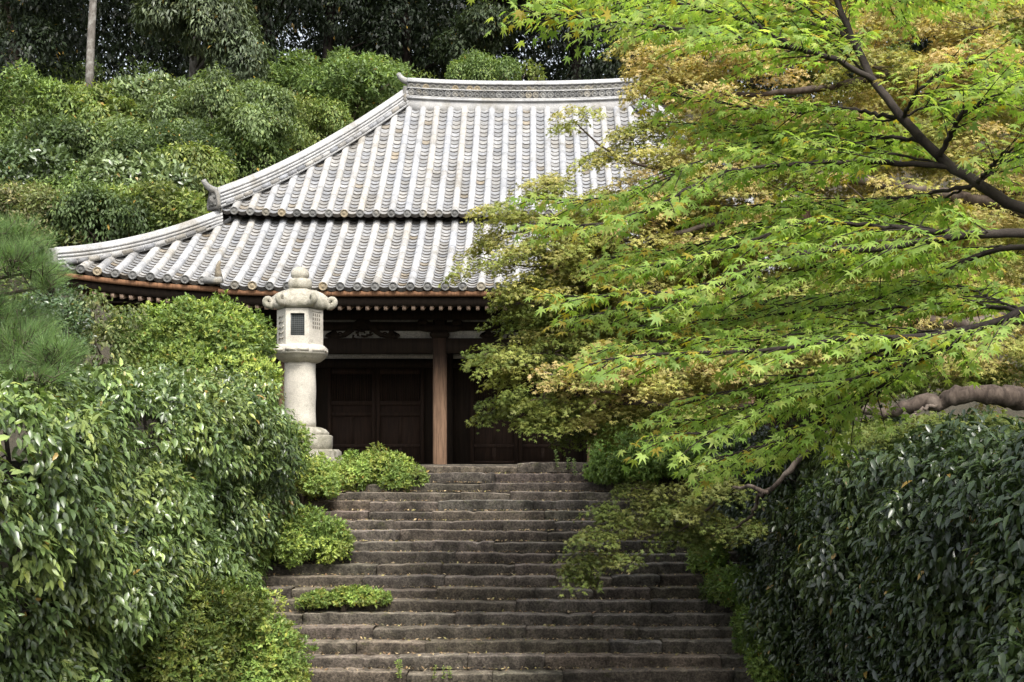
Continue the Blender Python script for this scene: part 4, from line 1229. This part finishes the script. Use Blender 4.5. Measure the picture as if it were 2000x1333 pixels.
for i, (px, py, wx, wy, pal, look, label) in enumerate(hill):
    g = ground_hit(px, py + wy * 0.75, 34 if px < 800 else 45)
    Y = g[1] - 1.0
    k = Y / F_PX
    c = at(px, py, Y)
    rx_, rz_ = wx * k * 1.12, wy * k * 1.0
    ells = [(c, (rx_ * 0.85, rx_ * 0.7, rz_ * 0.95))]
    r = np.random.RandomState(900 + i)
    for q in range(7):
        f_ = r.uniform(0.25, 0.5)
        ells.append((c + np.array([r.uniform(-0.95, 0.95) * rx_, r.uniform(-0.5, 0.3) * rx_, r.uniform(-0.85, 0.75) * rz_]), (rx_ * f_, rx_ * f_, rz_ * f_ * 1.2)))
    for q in range(9):       # leaders and side shoots that break the outline
        a_ = r.uniform(-1.3, 1.3)
        p_ = c + np.array([math.sin(a_) * rx_ * 1.0, r.uniform(-0.5, 0.2) * rx_, math.cos(a_) * rz_ * 1.02])
        ells.append((p_, (rx_ * r.uniform(0.08, 0.15), rx_ * 0.12, rz_ * r.uniform(0.10, 0.24))))
    base = (c[0], Y + 0.2, float(terrain(c[0], Y + 0.2)))
    bush('hill_shrub', label, 'shrub', 400 + 3 * i, ells, 0.50, 88, (0.18, 0.21, 0.16)[i % 3] if look == 0 else 0.24, pal, T_SMALL if look == 0 else T_BROAD, M_LEAF_SOFT if look == 0 else M_LEAF_GLOSS,
         style='droop' if i % 2 else 'random', group=HG if px < 800 else None, stem_r=0.07, base=base, density=0.62, shag=0.22)
# a sapling that shows over the ridge
g = ground_hit(1045, 168, 45)
bush('sapling', 'thin light green sapling standing over the main roof ridge, right of the bush', 'sapling', 470, [(at(1046, 148, g[1] - 1), (0.28, 0.3, 0.5)), (at(1030, 140, g[1] - 1), (0.15, 0.2, 0.5))],
     0.2, 12, 0.22, PAL_HILL_C, T_SMALL, M_LEAF_SOFT, stem_r=0.04, base=(at(1040, 170, g[1] - 1)[0], g[1] - 1, float(terrain(at(1040, 170, g[1] - 1)[0], g[1] - 1))))
# low growth between the shrubs
rg = np.random.RandomState(77)
gp = []
for _ in range(950):
    px, py = rg.uniform(-250, 850), rg.uniform(130, 500)
    g = ground_hit(px, py, 34)
    if g[1] < 66: gp.append(g)
for _ in range(160):
    g = ground_hit(rg.uniform(-200, 130), rg.uniform(470, 760), 22)
    if g[1] < 50: gp.append(g)
gp = np.array(gp)
tag(foliage(78, gp, np.tile((0, -0.4, 1), (len(gp), 1)), rg.uniform(0.4, 0.95, len(gp)), 58, 0.18, PAL_HILL_A + PAL_HILL_B + PAL_HILL_D + PAL_HILL_C, T_SMALL, 'random', 0.7).build('undergrowth', M_LEAF_SOFT),
    'mixed low undergrowth filling the hillside between the shrubs', 'undergrowth', kind='stuff')

# ---- dark wood on the crest
def forest_tree(label, seed, px, Y, trunk_r, crown, pal, bark, leaf=0.27, per=110, height=31, lean=0.0, name='forest_tree', nbr=12, rc=0.9):
    r = np.random.RandomState(seed)
    x = (px - CX) * Y / F_PX
    zb = float(terrain(x, Y))
    o = root(name, (x, Y, zb), label, 'tree', 'trees of the dark wood behind the temple')
    mb = MB()
    t = np.linspace(0, 1, 10)
    path = np.stack([x + lean * t + 0.15 * np.sin(t * 5 + seed), Y + 0.1 * np.sin(t * 4), zb - 0.3 + (height - zb) * t], -1)
    mb.tube(path, trunk_r * (1 - 0.6 * t), 10)
    ells = []
    C, U, R = blob_clumps(r, crown, rc, 0.8, -0.8, 0.4)
    for q in C[r.choice(len(C), min(nbr, len(C)), replace=False)]:
        s_ = np.clip((q[2] - 1.5 - zb) / (height - zb), 0.12, 0.95)
        a = np.array([np.interp(s_, t, path[:, k]) for k in range(3)])
        mb.tube([a, (a + q) / 2 + np.array([0, 0, 0.4]) + r.randn(3) * 0.2, q], [trunk_r * 0.26, trunk_r * 0.14, 0.012], 6)
    mb.build('trunk', bark, o, smooth=True)
    foliage(seed + 1, C, U, R, per, leaf, pal, T_SLIM if pal is PAL_FOREST_G else T_SMALL, 'droop').build('crown', M_LEAF_DARK, o)
def K(px, py, Y, r0, r1, r2): return (at(px, py, Y), (r0, r1, r2))
forest_tree('slender straight tree with bare pale trunk at the upper left', 501, 181, 54.0, 0.20, [K(180, -110, 55, 2.6, 2.5, 1.8), K(70, -40, 55, 2.0, 2, 1.0), K(60, 110, 56, 1.8, 1.6, 1.5), K(110, 40, 57, 1.6, 1.6, 1.2)], PAL_FOREST, M_BARK_PALE, nbr=0)
forest_tree('brown trunked tree at the top left corner of the wood', 504, 22, 57.0, 0.32, [K(-30, -60, 57, 3, 2.5, 2.2), K(20, 60, 58.5, 1.8, 1.6, 1.6)], PAL_FOREST_G, M_BARK_MID)
forest_tree('grey-green drooping tree at the edge of the wood, right of the slender pale trunk', 507, 385, 57.5, 0.28, [K(420, 40, 54, 1.7, 1.5, 1.4), K(360, -10, 54, 1.8, 1.5, 1.2), K(470, 110, 54.0, 1.3, 1.2, 1.2), K(330, 30, 54, 1.2, 1.2, 0.6), K(455, -60, 55, 2.5, 2, 1.6)], PAL_FOREST_G, M_BARK_PALE, rc=0.6, per=110, leaf=0.28)
forest_tree('dark evergreen left of the bright sky gap', 510, 520, 61.0, 0.3, [K(500, 140, 56.5, 1.1, 1.3, 1.2), K(530, -70, 58, 3, 3, 2), K(505, 40, 57, 0.8, 1.2, 1.6)], PAL_FOREST, M_BARK_DARK)
forest_tree('dark tree just right of the bright sky gap', 513, 645, 65, 0.33, [K(680, 20, 64.5, 1.7, 1.6, 1.5), K(640, -80, 65.0, 3, 3, 2.0), K(730, 90, 65.0, 1.6, 1.4, 1.4)], PAL_FOREST, M_BARK_DARK)
forest_tree('dark tree behind the left end of the main ridge', 516, 790, 65.5, 0.36, [K(790, 60, 65.0, 1.8, 1.6, 2.0), K(800, -80, 65.0, 3.2, 3, 2.2), K(860, 120, 65.5, 1.3, 1.4, 1.2)], PAL_FOREST, M_BARK_DARK)
forest_tree('tree with paler leaf sprays over the middle of the main ridge', 519, 960, 65, 0.3, [K(950, 50, 63.0, 1.6, 1.3, 0.9), K(980, -70, 64.0, 3, 3, 1.8), K(900, 100, 64.0, 1.3, 1.2, 0.9)], [(0.07, 0.095, 0.05), (0.055, 0.08, 0.04)], M_BARK_DARK, rc=0.6)
forest_tree('darkest tree behind the right end of the main ridge', 522, 1120, 66, 0.34, [K(1110, 40, 65.0, 1.9, 1.6, 1.8), K(1130, -80, 65.0, 3.4, 3, 2.2), K(1160, 120, 65.5, 1.6, 1.4, 1.3)], PAL_FOREST, M_BARK_DARK)
# the mass of the wood: one far dense body of leaves and poles
rf = np.random.RandomState(88)
fc, fu, fr_ = [], [], []
for _ in range(3000):
    px = rf.uniform(-450, 2300); py = rf.uniform(-190, 260); Y = rf.uniform(69, 82)
    if 540 < px < 592 and 20 < py < 205 and rf.rand() < 0.9: continue
    if 500 < px < 630 and py > -20 and rf.rand() < 0.3: continue
    c = at(px, py, Y)
    if c[2] < float(terrain(c[0], Y)) - 0.5: continue
    fc.append(c); fu.append((0, -0.6, 0.5)); fr_.append(rf.uniform(0.9, 1.6))
for _ in range(700):        # deeper rows of the same wood
    px = rf.uniform(-450, 2300); py = rf.uniform(-120, 240); Y = rf.uniform(84, 96)
    if 538 < px < 596 and 20 < py < 205: continue
    fc.append(at(px, py, Y)); fu.append((0, -0.6, 0.5)); fr_.append(rf.uniform(1.4, 2.2))
for _ in range(1150):       # closed canopy added overhead, mostly out of view, to keep the wood dark
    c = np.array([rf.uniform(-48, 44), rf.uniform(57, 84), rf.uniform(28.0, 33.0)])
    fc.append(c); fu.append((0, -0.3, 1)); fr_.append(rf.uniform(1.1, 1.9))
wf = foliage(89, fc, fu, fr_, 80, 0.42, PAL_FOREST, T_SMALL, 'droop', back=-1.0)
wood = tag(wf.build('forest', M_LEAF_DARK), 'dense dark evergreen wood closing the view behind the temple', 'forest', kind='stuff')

# ---- bright green maple in front, on the right
def spline(pts, n):
    pts = np.asarray(pts, float); m = len(pts)
    d = np.concatenate([[0], np.cumsum(np.linalg.norm(np.diff(pts, axis=0), axis=1))])
    t = np.linspace(0, d[-1], n)
    P = np.stack([np.interp(t, d, pts[:, k]) for k in range(3)], -1)
    for _ in range(2):
        P[1:-1] = 0.25 * P[:-2] + 0.5 * P[1:-1] + 0.25 * P[2:]
    return P, d[-1]
TR = np.array([3.15, 5.3, -1.55])
gm = root('maple_tree', TR, 'fresh green maple in front at right, spreading layered sprays of starry leaves', 'tree')
rm = np.random.RandomState(600)
def pixpath(L): return [at(a, b, c) for a, b, c in L]
BR = [  # pixel paths with depth, radius at both ends, leafing start (share of length), twig scale
 ([(2330, 640, 5.3), (2150, 490, 5.2), (2000, 408, 5.2), (1905, 362, 5.25), (1832, 310, 5.3), (1762, 232, 5.4), (1706, 160, 5.5), (1665, 80, 5.6), (1636, 0, 5.7), (1600, -80, 5.8)], 0.032, 0.013, 0.75, 1.0),
 ([(1706, 160, 5.5), (1640, 118, 5.4), (1560, 95, 5.3), (1480, 84, 5.2), (1380, 66, 5.1), (1270, 48, 5.0), (1150, 38, 4.9), (1020, 20, 4.8)], 0.014, 0.003, 0.10, 0.8),
 ([(1560, 95, 5.3), (1465, 42, 5.3), (1340, 8, 5.3), (1220, -15, 5.3), (1080, -30, 5.3)], 0.009, 0.003, 0.1, 0.9),
 ([(1856, 326, 5.28), (1700, 315, 5.4), (1560, 319, 5.5), (1410, 335, 5.5), (1330, 378, 5.4), (1240, 424, 5.3), (1160, 443, 5.2), (1045, 438, 5.1)], 0.014, 0.003, 0.10, 0.85),
 ([(2330, 640, 5.3), (2150, 470, 4.9), (2000, 453, 4.9), (1862, 458, 4.9), (1790, 478, 4.9), (1690, 490, 4.95), (1560, 490, 5.0), (1500, 512, 5.0), (1440, 545, 5.0), (1350, 570, 5.0), (1220, 574, 4.95), (1100, 588, 4.9)], 0.030, 0.003, 0.40, 0.9),
 ([(1862, 458, 4.9), (1750, 446, 5.1), (1600, 432, 5.2), (1545, 440, 5.2), (1430, 485, 5.3), (1300, 520, 5.3), (1190, 530, 5.3)], 0.012, 0.003, 0.12, 0.9),
 ([(2330, 640, 5.3), (2150, 560, 4.8), (2000, 608, 4.7), (1900, 645, 4.7), (1770, 665, 4.7), (1670, 655, 4.7), (1600, 670, 4.75), (1480, 688, 4.8), (1370, 688, 4.8), (1240, 694, 4.8), (1150, 712, 4.8)], 0.024, 0.003, 0.40, 0.9),
 ([(1905, 645, 4.7), (1830, 690, 4.8), (1700, 732, 4.9), (1600, 762, 5.0), (1480, 808, 5.0), (1380, 845, 5.0), (1280, 858, 5.0)], 0.012, 0.003, 0.10, 0.85),
 ([(1800, 700, 4.9), (1680, 780, 5.2), (1560, 850, 5.3), (1450, 880, 5.3), (1380, 905, 5.3)], 0.008, 0.003, 0.3, 0.7),
 ([(2150, 500, 5.2), (1990, 480, 5.6), (1900, 500, 5.7), (1830, 545, 5.8), (1700, 590, 5.9), (1540, 612, 6.0), (1400, 625, 6.0), (1240, 640, 6.0)], 0.016, 0.003, 0.25, 0.9),
 ([(1762, 232, 5.4), (1670, 215, 5.7), (1540, 220, 5.8), (1400, 200, 5.9), (1290, 185, 6.0)], 0.010, 0.003, 0.2, 0.8),
 ([(1800, 275, 5.35), (1660, 262, 5.9), (1500, 255, 6.1), (1380, 240, 6.2)], 0.010, 0.003, 0.2, 0.85),
 ([(1832, 310, 5.3), (1880, 220, 5.1), (1960, 180, 5.0), (2040, 160, 5.0)], 0.012, 0.003, 0.2, 0.9),
 ([(1762, 232, 5.4), (1790, 180, 5.2), (1850, 130, 5.1), (1930, 120, 5.0)], 0.010, 0.003, 0.15, 0.9),
 ([(1905, 362, 5.25), (1960, 300, 5.0), (2040, 260, 4.9)], 0.010, 0.003, 0.1, 0.9),
 ([(1900, 362, 5.25), (1780, 385, 5.6), (1640, 395, 5.8), (1500, 400, 5.9), (1380, 420, 6.0)], 0.010, 0.003, 0.15, 0.9),
 ([(2000, 608, 4.7), (1880, 590, 5.3), (1750, 600, 5.5), (1640, 625, 5.6), (1500, 650, 5.7), (1400, 655, 5.8)], 0.010, 0.003, 0.15, 0.9),
 ([(1770, 665, 4.7), (1650, 720, 5.2), (1540, 740, 5.4), (1420, 765, 5.5), (1330, 790, 5.5)], 0.008, 0.003, 0.15, 0.8),
 ([(1665, 80, 5.6), (1580, 20, 5.7), (1480, -20, 5.8), (1360, -30, 5.9)], 0.010, 0.003, 0.1, 0.9),
 ([(1636, 0, 5.7), (1700, -30, 5.5), (1800, -40, 5.4), (1900, -60, 5.3)], 0.010, 0.003, 0.1, 0.9),
]
bm_ = MB()
LP, LD, LN, LS, LC = [], [], [], [], []
palg = np.array(PAL_GREEN_MAPLE)
extra = []
for pl, r0, r1, start, tw in BR[1:]:          # thinner companions growing between the main sprays
    for q in range(1):
        du, dv, dd = rm.uniform(0, 70), rm.choice((1, -1)) * rm.uniform(22, 60), rm.uniform(0.15, 0.8)
        k0 = max(0, int(len(pl) * max(start - 0.1, 0.0)))
        seg = pl[k0:]
        if len(seg) < 3: continue
        extra.append(([seg[0]] + [(a + du * min(1, i / 2), b + dv * min(1, i / 2), c + dd * min(1, i / 2)) for i, (a, b, c) in enumerate(seg[1:], 1)], 0.006, 0.002, 0.12, tw))
BR = BR + extra
bm_.tube([TR + (0, 0, -0.15), TR + (-0.05, 0.02, 0.7), TR + (0.02, 0, 1.5), at(2330, 640, 5.3)], [0.13, 0.10, 0.085, 0.07], 10)
for pl, r0, r1, start, tw in BR:
    P, L = spline(pixpath(pl), 40)
    P[1:-1] += rm.randn(38, 3) * 0.004
    bm_.tube(P, np.linspace(r0, r1, 40), 8)
    step = 0.037
    nt_ = int(L * (1 - start) / step)
    for k in range(nt_):
        u = start + (1 - start) * (k + 0.5) / nt_
        i = u * 39; i0 = min(int(i), 38); f = i - i0
        p = P[i0] * (1 - f) + P[i0 + 1] * f
        tan = unit(P[min(i0 + 2, 39)] - P[max(i0 - 1, 0)])
        sd = unit(np.cross(tan, (0, 0, 1.))) * (1 if k % 2 else -1)
        d = unit(tan * rm.uniform(0.5, 1.1) + sd * rm.uniform(0.35, 1.0) + np.array([0, 0, rm.uniform(-0.28, 0.25)]))
        tl = tw * rm.uniform(0.18, 0.55) * (1.1 - 0.5 * u)
        m = 5
        tt = np.linspace(0, 1, m)[:, None]
        path = p + d * tl * tt + np.array([0, 0, -0.10]) * tl * tt ** 2
        bm_.tube(path, np.linspace(0.0035, 0.0014, m), 4, cap=False)
        npair = max(2, int(tl / 0.042))
        tone = rm.uniform(0.82, 1.15)
        for q in range(npair + 1):
            s_ = (q + 0.7) / (npair + 0.7)
            b = p + d * tl * s_ + np.array([0, 0, -0.10]) * tl * s_ ** 2
            sd2 = unit(np.cross(d, (0, 0, 1.)))
            for sg in ((-1, 1) if q < npair else (0,)):
                if rm.rand() < 0.10: continue
                out = unit(d * rm.uniform(0.4, 0.9) + sd2 * sg * rm.uniform(0.5, 1.0) + np.array([0, 0, rm.uniform(-0.55, 0.05)]))
                pet = 0.018 + 0.02 * rm.rand()
                LP.append(b + out * pet)
                LD.append(out + np.array([0, 0, -0.25]) + rm.randn(3) * 0.16); LN.append(np.array([0, -0.25, 1.0]) + rm.randn(3) * 0.42)
                LS.append(0.038 * rm.uniform(0.7, 1.3))
                c = palg[rm.randint(4)] * tone * rm.uniform(0.8, 1.2)
                if rm.rand() < 0.05 + 0.10 * (u > 0.8): c = np.array((0.40, 0.33, 0.06)) * rm.uniform(0.8, 1.1)
                LC.append(c)
for _ in range(150):     # crown sprays added out of view to shade the right hedge
    c = np.array([rm.uniform(3.9, 7.5), rm.uniform(3.5, 10.2), rm.uniform(1.9, 4.2)])
    c[0] = max(c[0], 0.43 * c[1] + 0.5)
    b_ = np.array([3.3, 5.4, 1.2])
    if rm.rand() < 0.25: bm_.tube([b_, (b_ + c) / 2 + (0, 0, 0.25), c], [0.03, 0.018, 0.005], 6)
    for q in range(34):
        d = rm.randn(3) * np.array([0.32, 0.32, 0.07])
        LP.append(c + d); LD.append(unit(d * np.array([1, 1, 0.2])) + np.array([0, 0, -0.4]) + rm.randn(3) * 0.2); LN.append(np.array([0, -0.2, 1.0]) + rm.randn(3) * 0.3)
        LS.append(0.052 * rm.uniform(0.7, 1.3)); LC.append(palg[rm.randint(4)] * rm.uniform(0.75, 1.15))
bm_.build('trunk', M_BARK_DARK, gm, smooth=True)  # also holds the branches and loose leaf twigs
mb = MB()
put_leaves(mb, np.array(LP), np.array(LD), np.array(LN), np.array(LS), np.array(LC), T_MAPLE)
mb.build('crown', M_LEAF_MAPLE, gm)
print('front maple leaves', len(LP))
# a withered brown leaf cluster caught on the twig
mb = MB()
c = at(1578, 434, 5.15)
rr = np.random.RandomState(5)
put_leaves(mb, c + rr.randn(9, 3) * 0.014, rr.randn(9, 3), rr.randn(9, 3), np.full(9, 0.03), np.tile((0.03, 0.018, 0.012), (9, 1)) * rr.uniform(0.7, 1.5, (9, 1)), T_MAPLE5)
tag(mb.build('dead_leaf_cluster', M_LITTER), 'small dark withered leaf cluster hanging in the green maple', 'dead leaves')

# ---- old maple turning olive and tan, further back over the right hedge
OB = np.array([6.6, 14.0, float(terrain(6.6, 14.0))])
om = root('maple_tree', OB, 'old maple turning olive and tan behind the green one, thick limb over the right hedge', 'tree')
ro_ = np.random.RandomState(700)
pads = [  # px, py, Y, rx px, rz px, palette, sparse
 (1265, 120, 17.0, 75, 40, PAL_TAN, 1), (1300, 180, 16.6, 85, 50, PAL_TAN, 1), (1270, 250, 16.6, 60, 40, PAL_OLIVE, 1), (1380, 110, 16.2, 90, 50, PAL_TAN, 1),
 (1240, 80, 17.4, 50, 25, PAL_OLIVE, .8), (1400, 210, 16, 100, 60, PAL_TAN, 1), (1500, 140, 16.4, 110, 60, PAL_TAN, 1), (1620, 60, 16.5, 110, 60, PAL_TAN, 1), (1780, 40, 16, 120, 60, PAL_TAN, 1.1), (1920, 60, 15.5, 120, 70, PAL_TAN, 1.1),
 (1880, 130, 15, 120, 60, PAL_TAN, 1), (1700, 130, 15.6, 110, 60, PAL_OLIVE, 1),
 (1130, 240, 16.8, 40, 30, PAL_OLIVE, .4), (1190, 300, 16.6, 70, 35, PAL_OLIVE, .6), (1290, 330, 16.4, 90, 45, PAL_TAN, 1), (1240, 275, 16.6, 50, 30, PAL_OLIVE, .6),
 (1060, 365, 16.8, 62, 32, PAL_OLIVE, .9), (1140, 400, 16.4, 90, 45, PAL_OLIVE, 1), (990, 415, 17.0, 65, 28, PAL_OLIVE, .8), (1250, 420, 16.0, 100, 60, PAL_TAN, 1), (1400, 360, 15.8, 110, 60, PAL_TAN, 1), (1540, 330, 15.8, 110, 60, PAL_OLIVE, 1),
 (935, 470, 17.2, 60, 26, PAL_OLIVE, .6), (920, 525, 17.2, 42, 22, PAL_OLIVE, .45), (1010, 490, 16.8, 80, 40, PAL_OLIVE, .9), (1110, 480, 16.2, 90, 45, PAL_OLIVE, 1), (1040, 555, 16.8, 75, 36, PAL_OLIVE, 1), (1000, 600, 17.2, 45, 26, PAL_DKMAPLE, .8),
 (1150, 560, 16.2, 90, 50, PAL_OLIVE, 1), (1070, 615, 17.0, 70, 32, PAL_DKMAPLE, 1), (1180, 620, 16.6, 100, 40, PAL_DKMAPLE, 1.1), (1290, 520, 15.8, 110, 60, PAL_OLIVE, 1), (1420, 470, 15.6, 110, 60, PAL_TAN, 1), (1560, 430, 15.4, 110, 60, PAL_TAN, 1), (1700, 400, 15.2, 120, 70, PAL_TAN, 1), (1840, 420, 15, 120, 70, PAL_TAN, 1), (1960, 380, 15, 100, 70, PAL_TAN, 1), (1950, 200, 15.4, 100, 80, PAL_OLIVE, 1), (1760, 260, 15.6, 120, 70, PAL_OLIVE, 1), (1640, 250, 15.8, 110, 60, PAL_TAN, 1), (1880, 300, 15.4, 100, 60, PAL_TAN, 1),
 (1420, 600, 15.6, 110, 60, PAL_TAN, 1), (1550, 560, 15.4, 110, 60, PAL_OLIVE, 1), (1700, 540, 15.2, 120, 60, PAL_TAN, .8), (1880, 560, 15, 120, 60, PAL_TAN, .8), (1980, 500, 15, 90, 60, PAL_OLIVE, 1),
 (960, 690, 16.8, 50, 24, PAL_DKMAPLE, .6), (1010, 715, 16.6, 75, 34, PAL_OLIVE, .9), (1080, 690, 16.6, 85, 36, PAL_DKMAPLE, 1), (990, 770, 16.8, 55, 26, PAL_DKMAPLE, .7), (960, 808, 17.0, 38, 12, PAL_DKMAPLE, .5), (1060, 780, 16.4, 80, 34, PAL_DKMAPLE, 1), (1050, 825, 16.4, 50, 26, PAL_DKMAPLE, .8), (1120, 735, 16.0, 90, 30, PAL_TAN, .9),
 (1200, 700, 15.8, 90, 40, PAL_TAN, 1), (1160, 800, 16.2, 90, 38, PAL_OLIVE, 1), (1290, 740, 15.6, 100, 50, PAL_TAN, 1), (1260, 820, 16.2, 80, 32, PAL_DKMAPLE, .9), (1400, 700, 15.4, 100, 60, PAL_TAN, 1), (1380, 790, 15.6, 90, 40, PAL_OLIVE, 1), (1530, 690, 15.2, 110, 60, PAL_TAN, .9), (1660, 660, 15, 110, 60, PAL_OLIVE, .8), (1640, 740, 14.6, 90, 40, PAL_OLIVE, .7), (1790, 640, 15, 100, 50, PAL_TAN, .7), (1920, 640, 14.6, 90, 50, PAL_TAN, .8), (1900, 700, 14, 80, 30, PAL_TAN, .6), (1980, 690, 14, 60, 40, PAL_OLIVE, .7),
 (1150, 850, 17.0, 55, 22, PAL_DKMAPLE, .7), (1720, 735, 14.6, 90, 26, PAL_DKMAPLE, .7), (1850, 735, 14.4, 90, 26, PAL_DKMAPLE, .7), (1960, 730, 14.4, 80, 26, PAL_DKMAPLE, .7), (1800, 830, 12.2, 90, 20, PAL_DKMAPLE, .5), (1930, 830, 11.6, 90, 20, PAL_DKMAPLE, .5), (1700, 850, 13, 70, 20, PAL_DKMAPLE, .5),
 # the branch that hangs over the steps
 (1370, 945, 15.6, 70, 24, PAL_HANG_SHADED, .5), (1250, 985, 16.2, 60, 26, PAL_HANG_SHADED, .5), (1190, 1000, 16.2, 55, 24, PAL_HANG_SHADED, .55), (1270, 1025, 16.0, 70, 26, PAL_HANG_SHADED, .6), (1170, 1045, 16.2, 50, 24, PAL_HANG_SHADED, .6), (1130, 1095, 16.4, 46, 22, PAL_HANG_SHADED, .6), (1190, 1085, 16.2, 56, 24, PAL_HANG_SHADED, .6), (1120, 1125, 16.4, 24, 12, PAL_HANG_SHADED, .6),
 (1310, 975, 16.0, 70, 26, PAL_HANG_SHADED, .5), (1230, 955, 16.4, 60, 22, PAL_HANG_SHADED, .45), (1330, 1000, 15.6, 70, 24, PAL_HANG_SHADED, .5),
 (1420, 965, 15.2, 50, 22, PAL_HANG_SHADED, .5), (1390, 1030, 15.4, 60, 22, PAL_HANG_SHADED, .55), (1330, 1045, 15.8, 50, 20, PAL_HANG_SHADED, .5), (1450, 1030, 15.2, 36, 16, PAL_HANG_SHADED, .4),
]
for _ in range(34):      # inner crown in front of the right half of the roof
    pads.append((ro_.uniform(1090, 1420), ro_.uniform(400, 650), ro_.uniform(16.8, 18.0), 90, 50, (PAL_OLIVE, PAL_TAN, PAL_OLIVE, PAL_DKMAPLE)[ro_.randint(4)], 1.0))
for _ in range(24):
    pads.append((ro_.uniform(1500, 2050), ro_.uniform(400, 600), ro_.uniform(16, 18), 100, 50, PAL_TAN, 1.0))
for _ in range(120):      # fuller crown behind, over the right bank
    pads.append((ro_.uniform(1330, 2150), ro_.uniform(-60, 760), ro_.uniform(16.8, 20.5), 110, 62, (PAL_TAN, PAL_OLIVE, PAL_TAN, PAL_DKMAPLE)[ro_.randint(4)], 1.0))
om_f = MB(); limb = MB(); padc = []
for i, (px, py, Y, rx_, rz_, pal, dens) in enumerate(pads):
    if pal is PAL_TAN and py < 210: pal = PAL_RUSSET
    k = Y / F_PX
    c = at(px, py, Y); padc.append(c)
    A = np.array([rx_ * k, 0.75 * rx_ * k + 0.15, rz_ * k])
    # sub-sprays: thin tilted layers of leaves inside the pad
    ns = max(4, int(17 * dens * (rx_ / 80)))
    for q in range(ns):
        u = sphere_dirs(ro_, 1, -0.9)[0] * ro_.rand() ** 0.4
        sc = c + u * A
        rad = ro_.uniform(0.16, 0.34)
        outv = unit(np.array([u[0], u[1] - 0.3, 0]) + np.array([-0.35, -0.15, 0]))
        nl = int(ro_.uniform(70, 110))
        a = ro_.rand(nl) * 6.28; rr = rad * np.sqrt(ro_.rand(nl))
        L_ = np.stack([np.cos(a) * rr, np.sin(a) * rr, ro_.randn(nl) * 0.035], -1)
        L_[:, 2] += -0.35 * (L_ @ outv) - 0.3 * rr * rr / rad
        P = sc + L_
        O = unit(L_ + outv * rad * 0.8)
        D = O * np.array([1, 1, 0.3]) + np.array([0, 0, -0.45]) + ro_.randn(nl, 3) * 0.35
        N = np.array([0, -0.15, 1.0]) + O * 0.35 + ro_.randn(nl, 3) * 0.45
        pc = np.array(pal)
        base = pc[ro_.randint(len(pc))] * ro_.uniform(0.8, 1.2)
        C = (0.6 * base + 0.4 * pc[ro_.randint(0, len(pc), nl)]) * ro_.uniform(0.75, 1.25, (nl, 1))
        put_leaves(om_f, P, D, N, 0.046 * ro_.uniform(0.7, 1.3, nl), C, T_MAPLE5)
        if ro_.rand() < 0.6:
            limb.tube([c + (sc - c) * 0.1, (c + sc) / 2 + np.array([0, 0, 0.02]), sc], [0.009, 0.006, 0.003], 4, cap=False)
om_f.build('crown', M_LEAF_OLD, om)
def limb_path(L, r0, r1, n=24, wob=0.012):
    P, l = spline(pixpath(L), n)
    P[1:-1] += ro_.randn(n - 2, 3) * wob
    limb.tube(P, np.linspace(r0, r1, n) * (1 + 0.10 * ro_.randn(n)), 10)
    return P
limb.tube([OB + (0, 0, -0.2), OB + (0.05, 0, 0.4), at(2130, 790, 13.8), at(2060, 560, 14.0), at(2030, 350, 14.6), at(2000, 120, 15)], [0.36, 0.3, 0.25, 0.17, 0.12, 0.06], 12)
limb_path([(2150, 800, 13.8), (2060, 775, 13.4), (1990, 778, 13.0), (1920, 772, 12.9), (1880, 768, 12.9), (1840, 785, 13.0), (1780, 793, 13.1), (1720, 806, 13.2), (1680, 800, 13.3), (1640, 818, 13.4)], 0.185, 0.042, 60, 0.02)
limb_path([(1655, 812, 13.4), (1600, 858, 13.6), (1550, 910, 13.9), (1500, 962, 14.2), (1478, 968, 14.4), (1475, 1000, 14.6), (1440, 1030, 15.0), (1390, 1048, 15.3)], 0.042, 0.010, 36, 0.014)
limb_path([(1500, 962, 14.2), (1440, 945, 15), (1400, 985, 15.4), (1340, 1030, 15.7), (1290, 1060, 16.0), (1230, 1100, 16.1), (1180, 1120, 16.2)], 0.028, 0.006)
limb_path([(1840, 785, 13.0), (1800, 800, 12.9), (1780, 815, 12.9), (1760, 835, 12.9)], 0.03, 0.008)
limb_path([(2060, 600, 14.0), (1900, 640, 14.4), (1720, 610, 15), (1640, 600, 15.2), (1520, 640, 15.6), (1400, 720, 15.8)], 0.10, 0.02)
limb_path([(1750, 760, 14.4), (1560, 790, 15), (1380, 800, 15.4), (1280, 790, 15.6), (1180, 765, 15.9), (1080, 735, 16.2), (1000, 700, 16.6)], 0.05, 0.008)
limb_path([(1280, 790, 15.6), (1200, 790, 16), (1120, 800, 16.3), (1000, 785, 16.7)], 0.02, 0.006)
limb_path([(2040, 420, 14.4), (1850, 380, 15), (1620, 340, 15.6), (1400, 330, 16), (1260, 330, 16.4), (1170, 290, 16.7), (1120, 235, 16.9)], 0.09, 0.008)
limb_path([(2000, 150, 15), (1800, 140, 15.6), (1550, 180, 16), (1380, 190, 16.2), (1310, 150, 16.6), (1290, 80, 17)], 0.07, 0.01)
limb_path([(1620, 340, 15.6), (1450, 420, 15.8), (1280, 470, 16), (1140, 470, 16.4), (1060, 440, 16.8), (960, 470, 17.1)], 0.05, 0.008)
limb_path([(1400, 620, 15.4), (1230, 540, 16), (1100, 520, 16.5), (1000, 520, 16.9), (930, 500, 17.1)], 0.04, 0.006)
limb.build('trunk', M_BARK_MID, om, smooth=True)  # trunk, limbs and spray twigs together
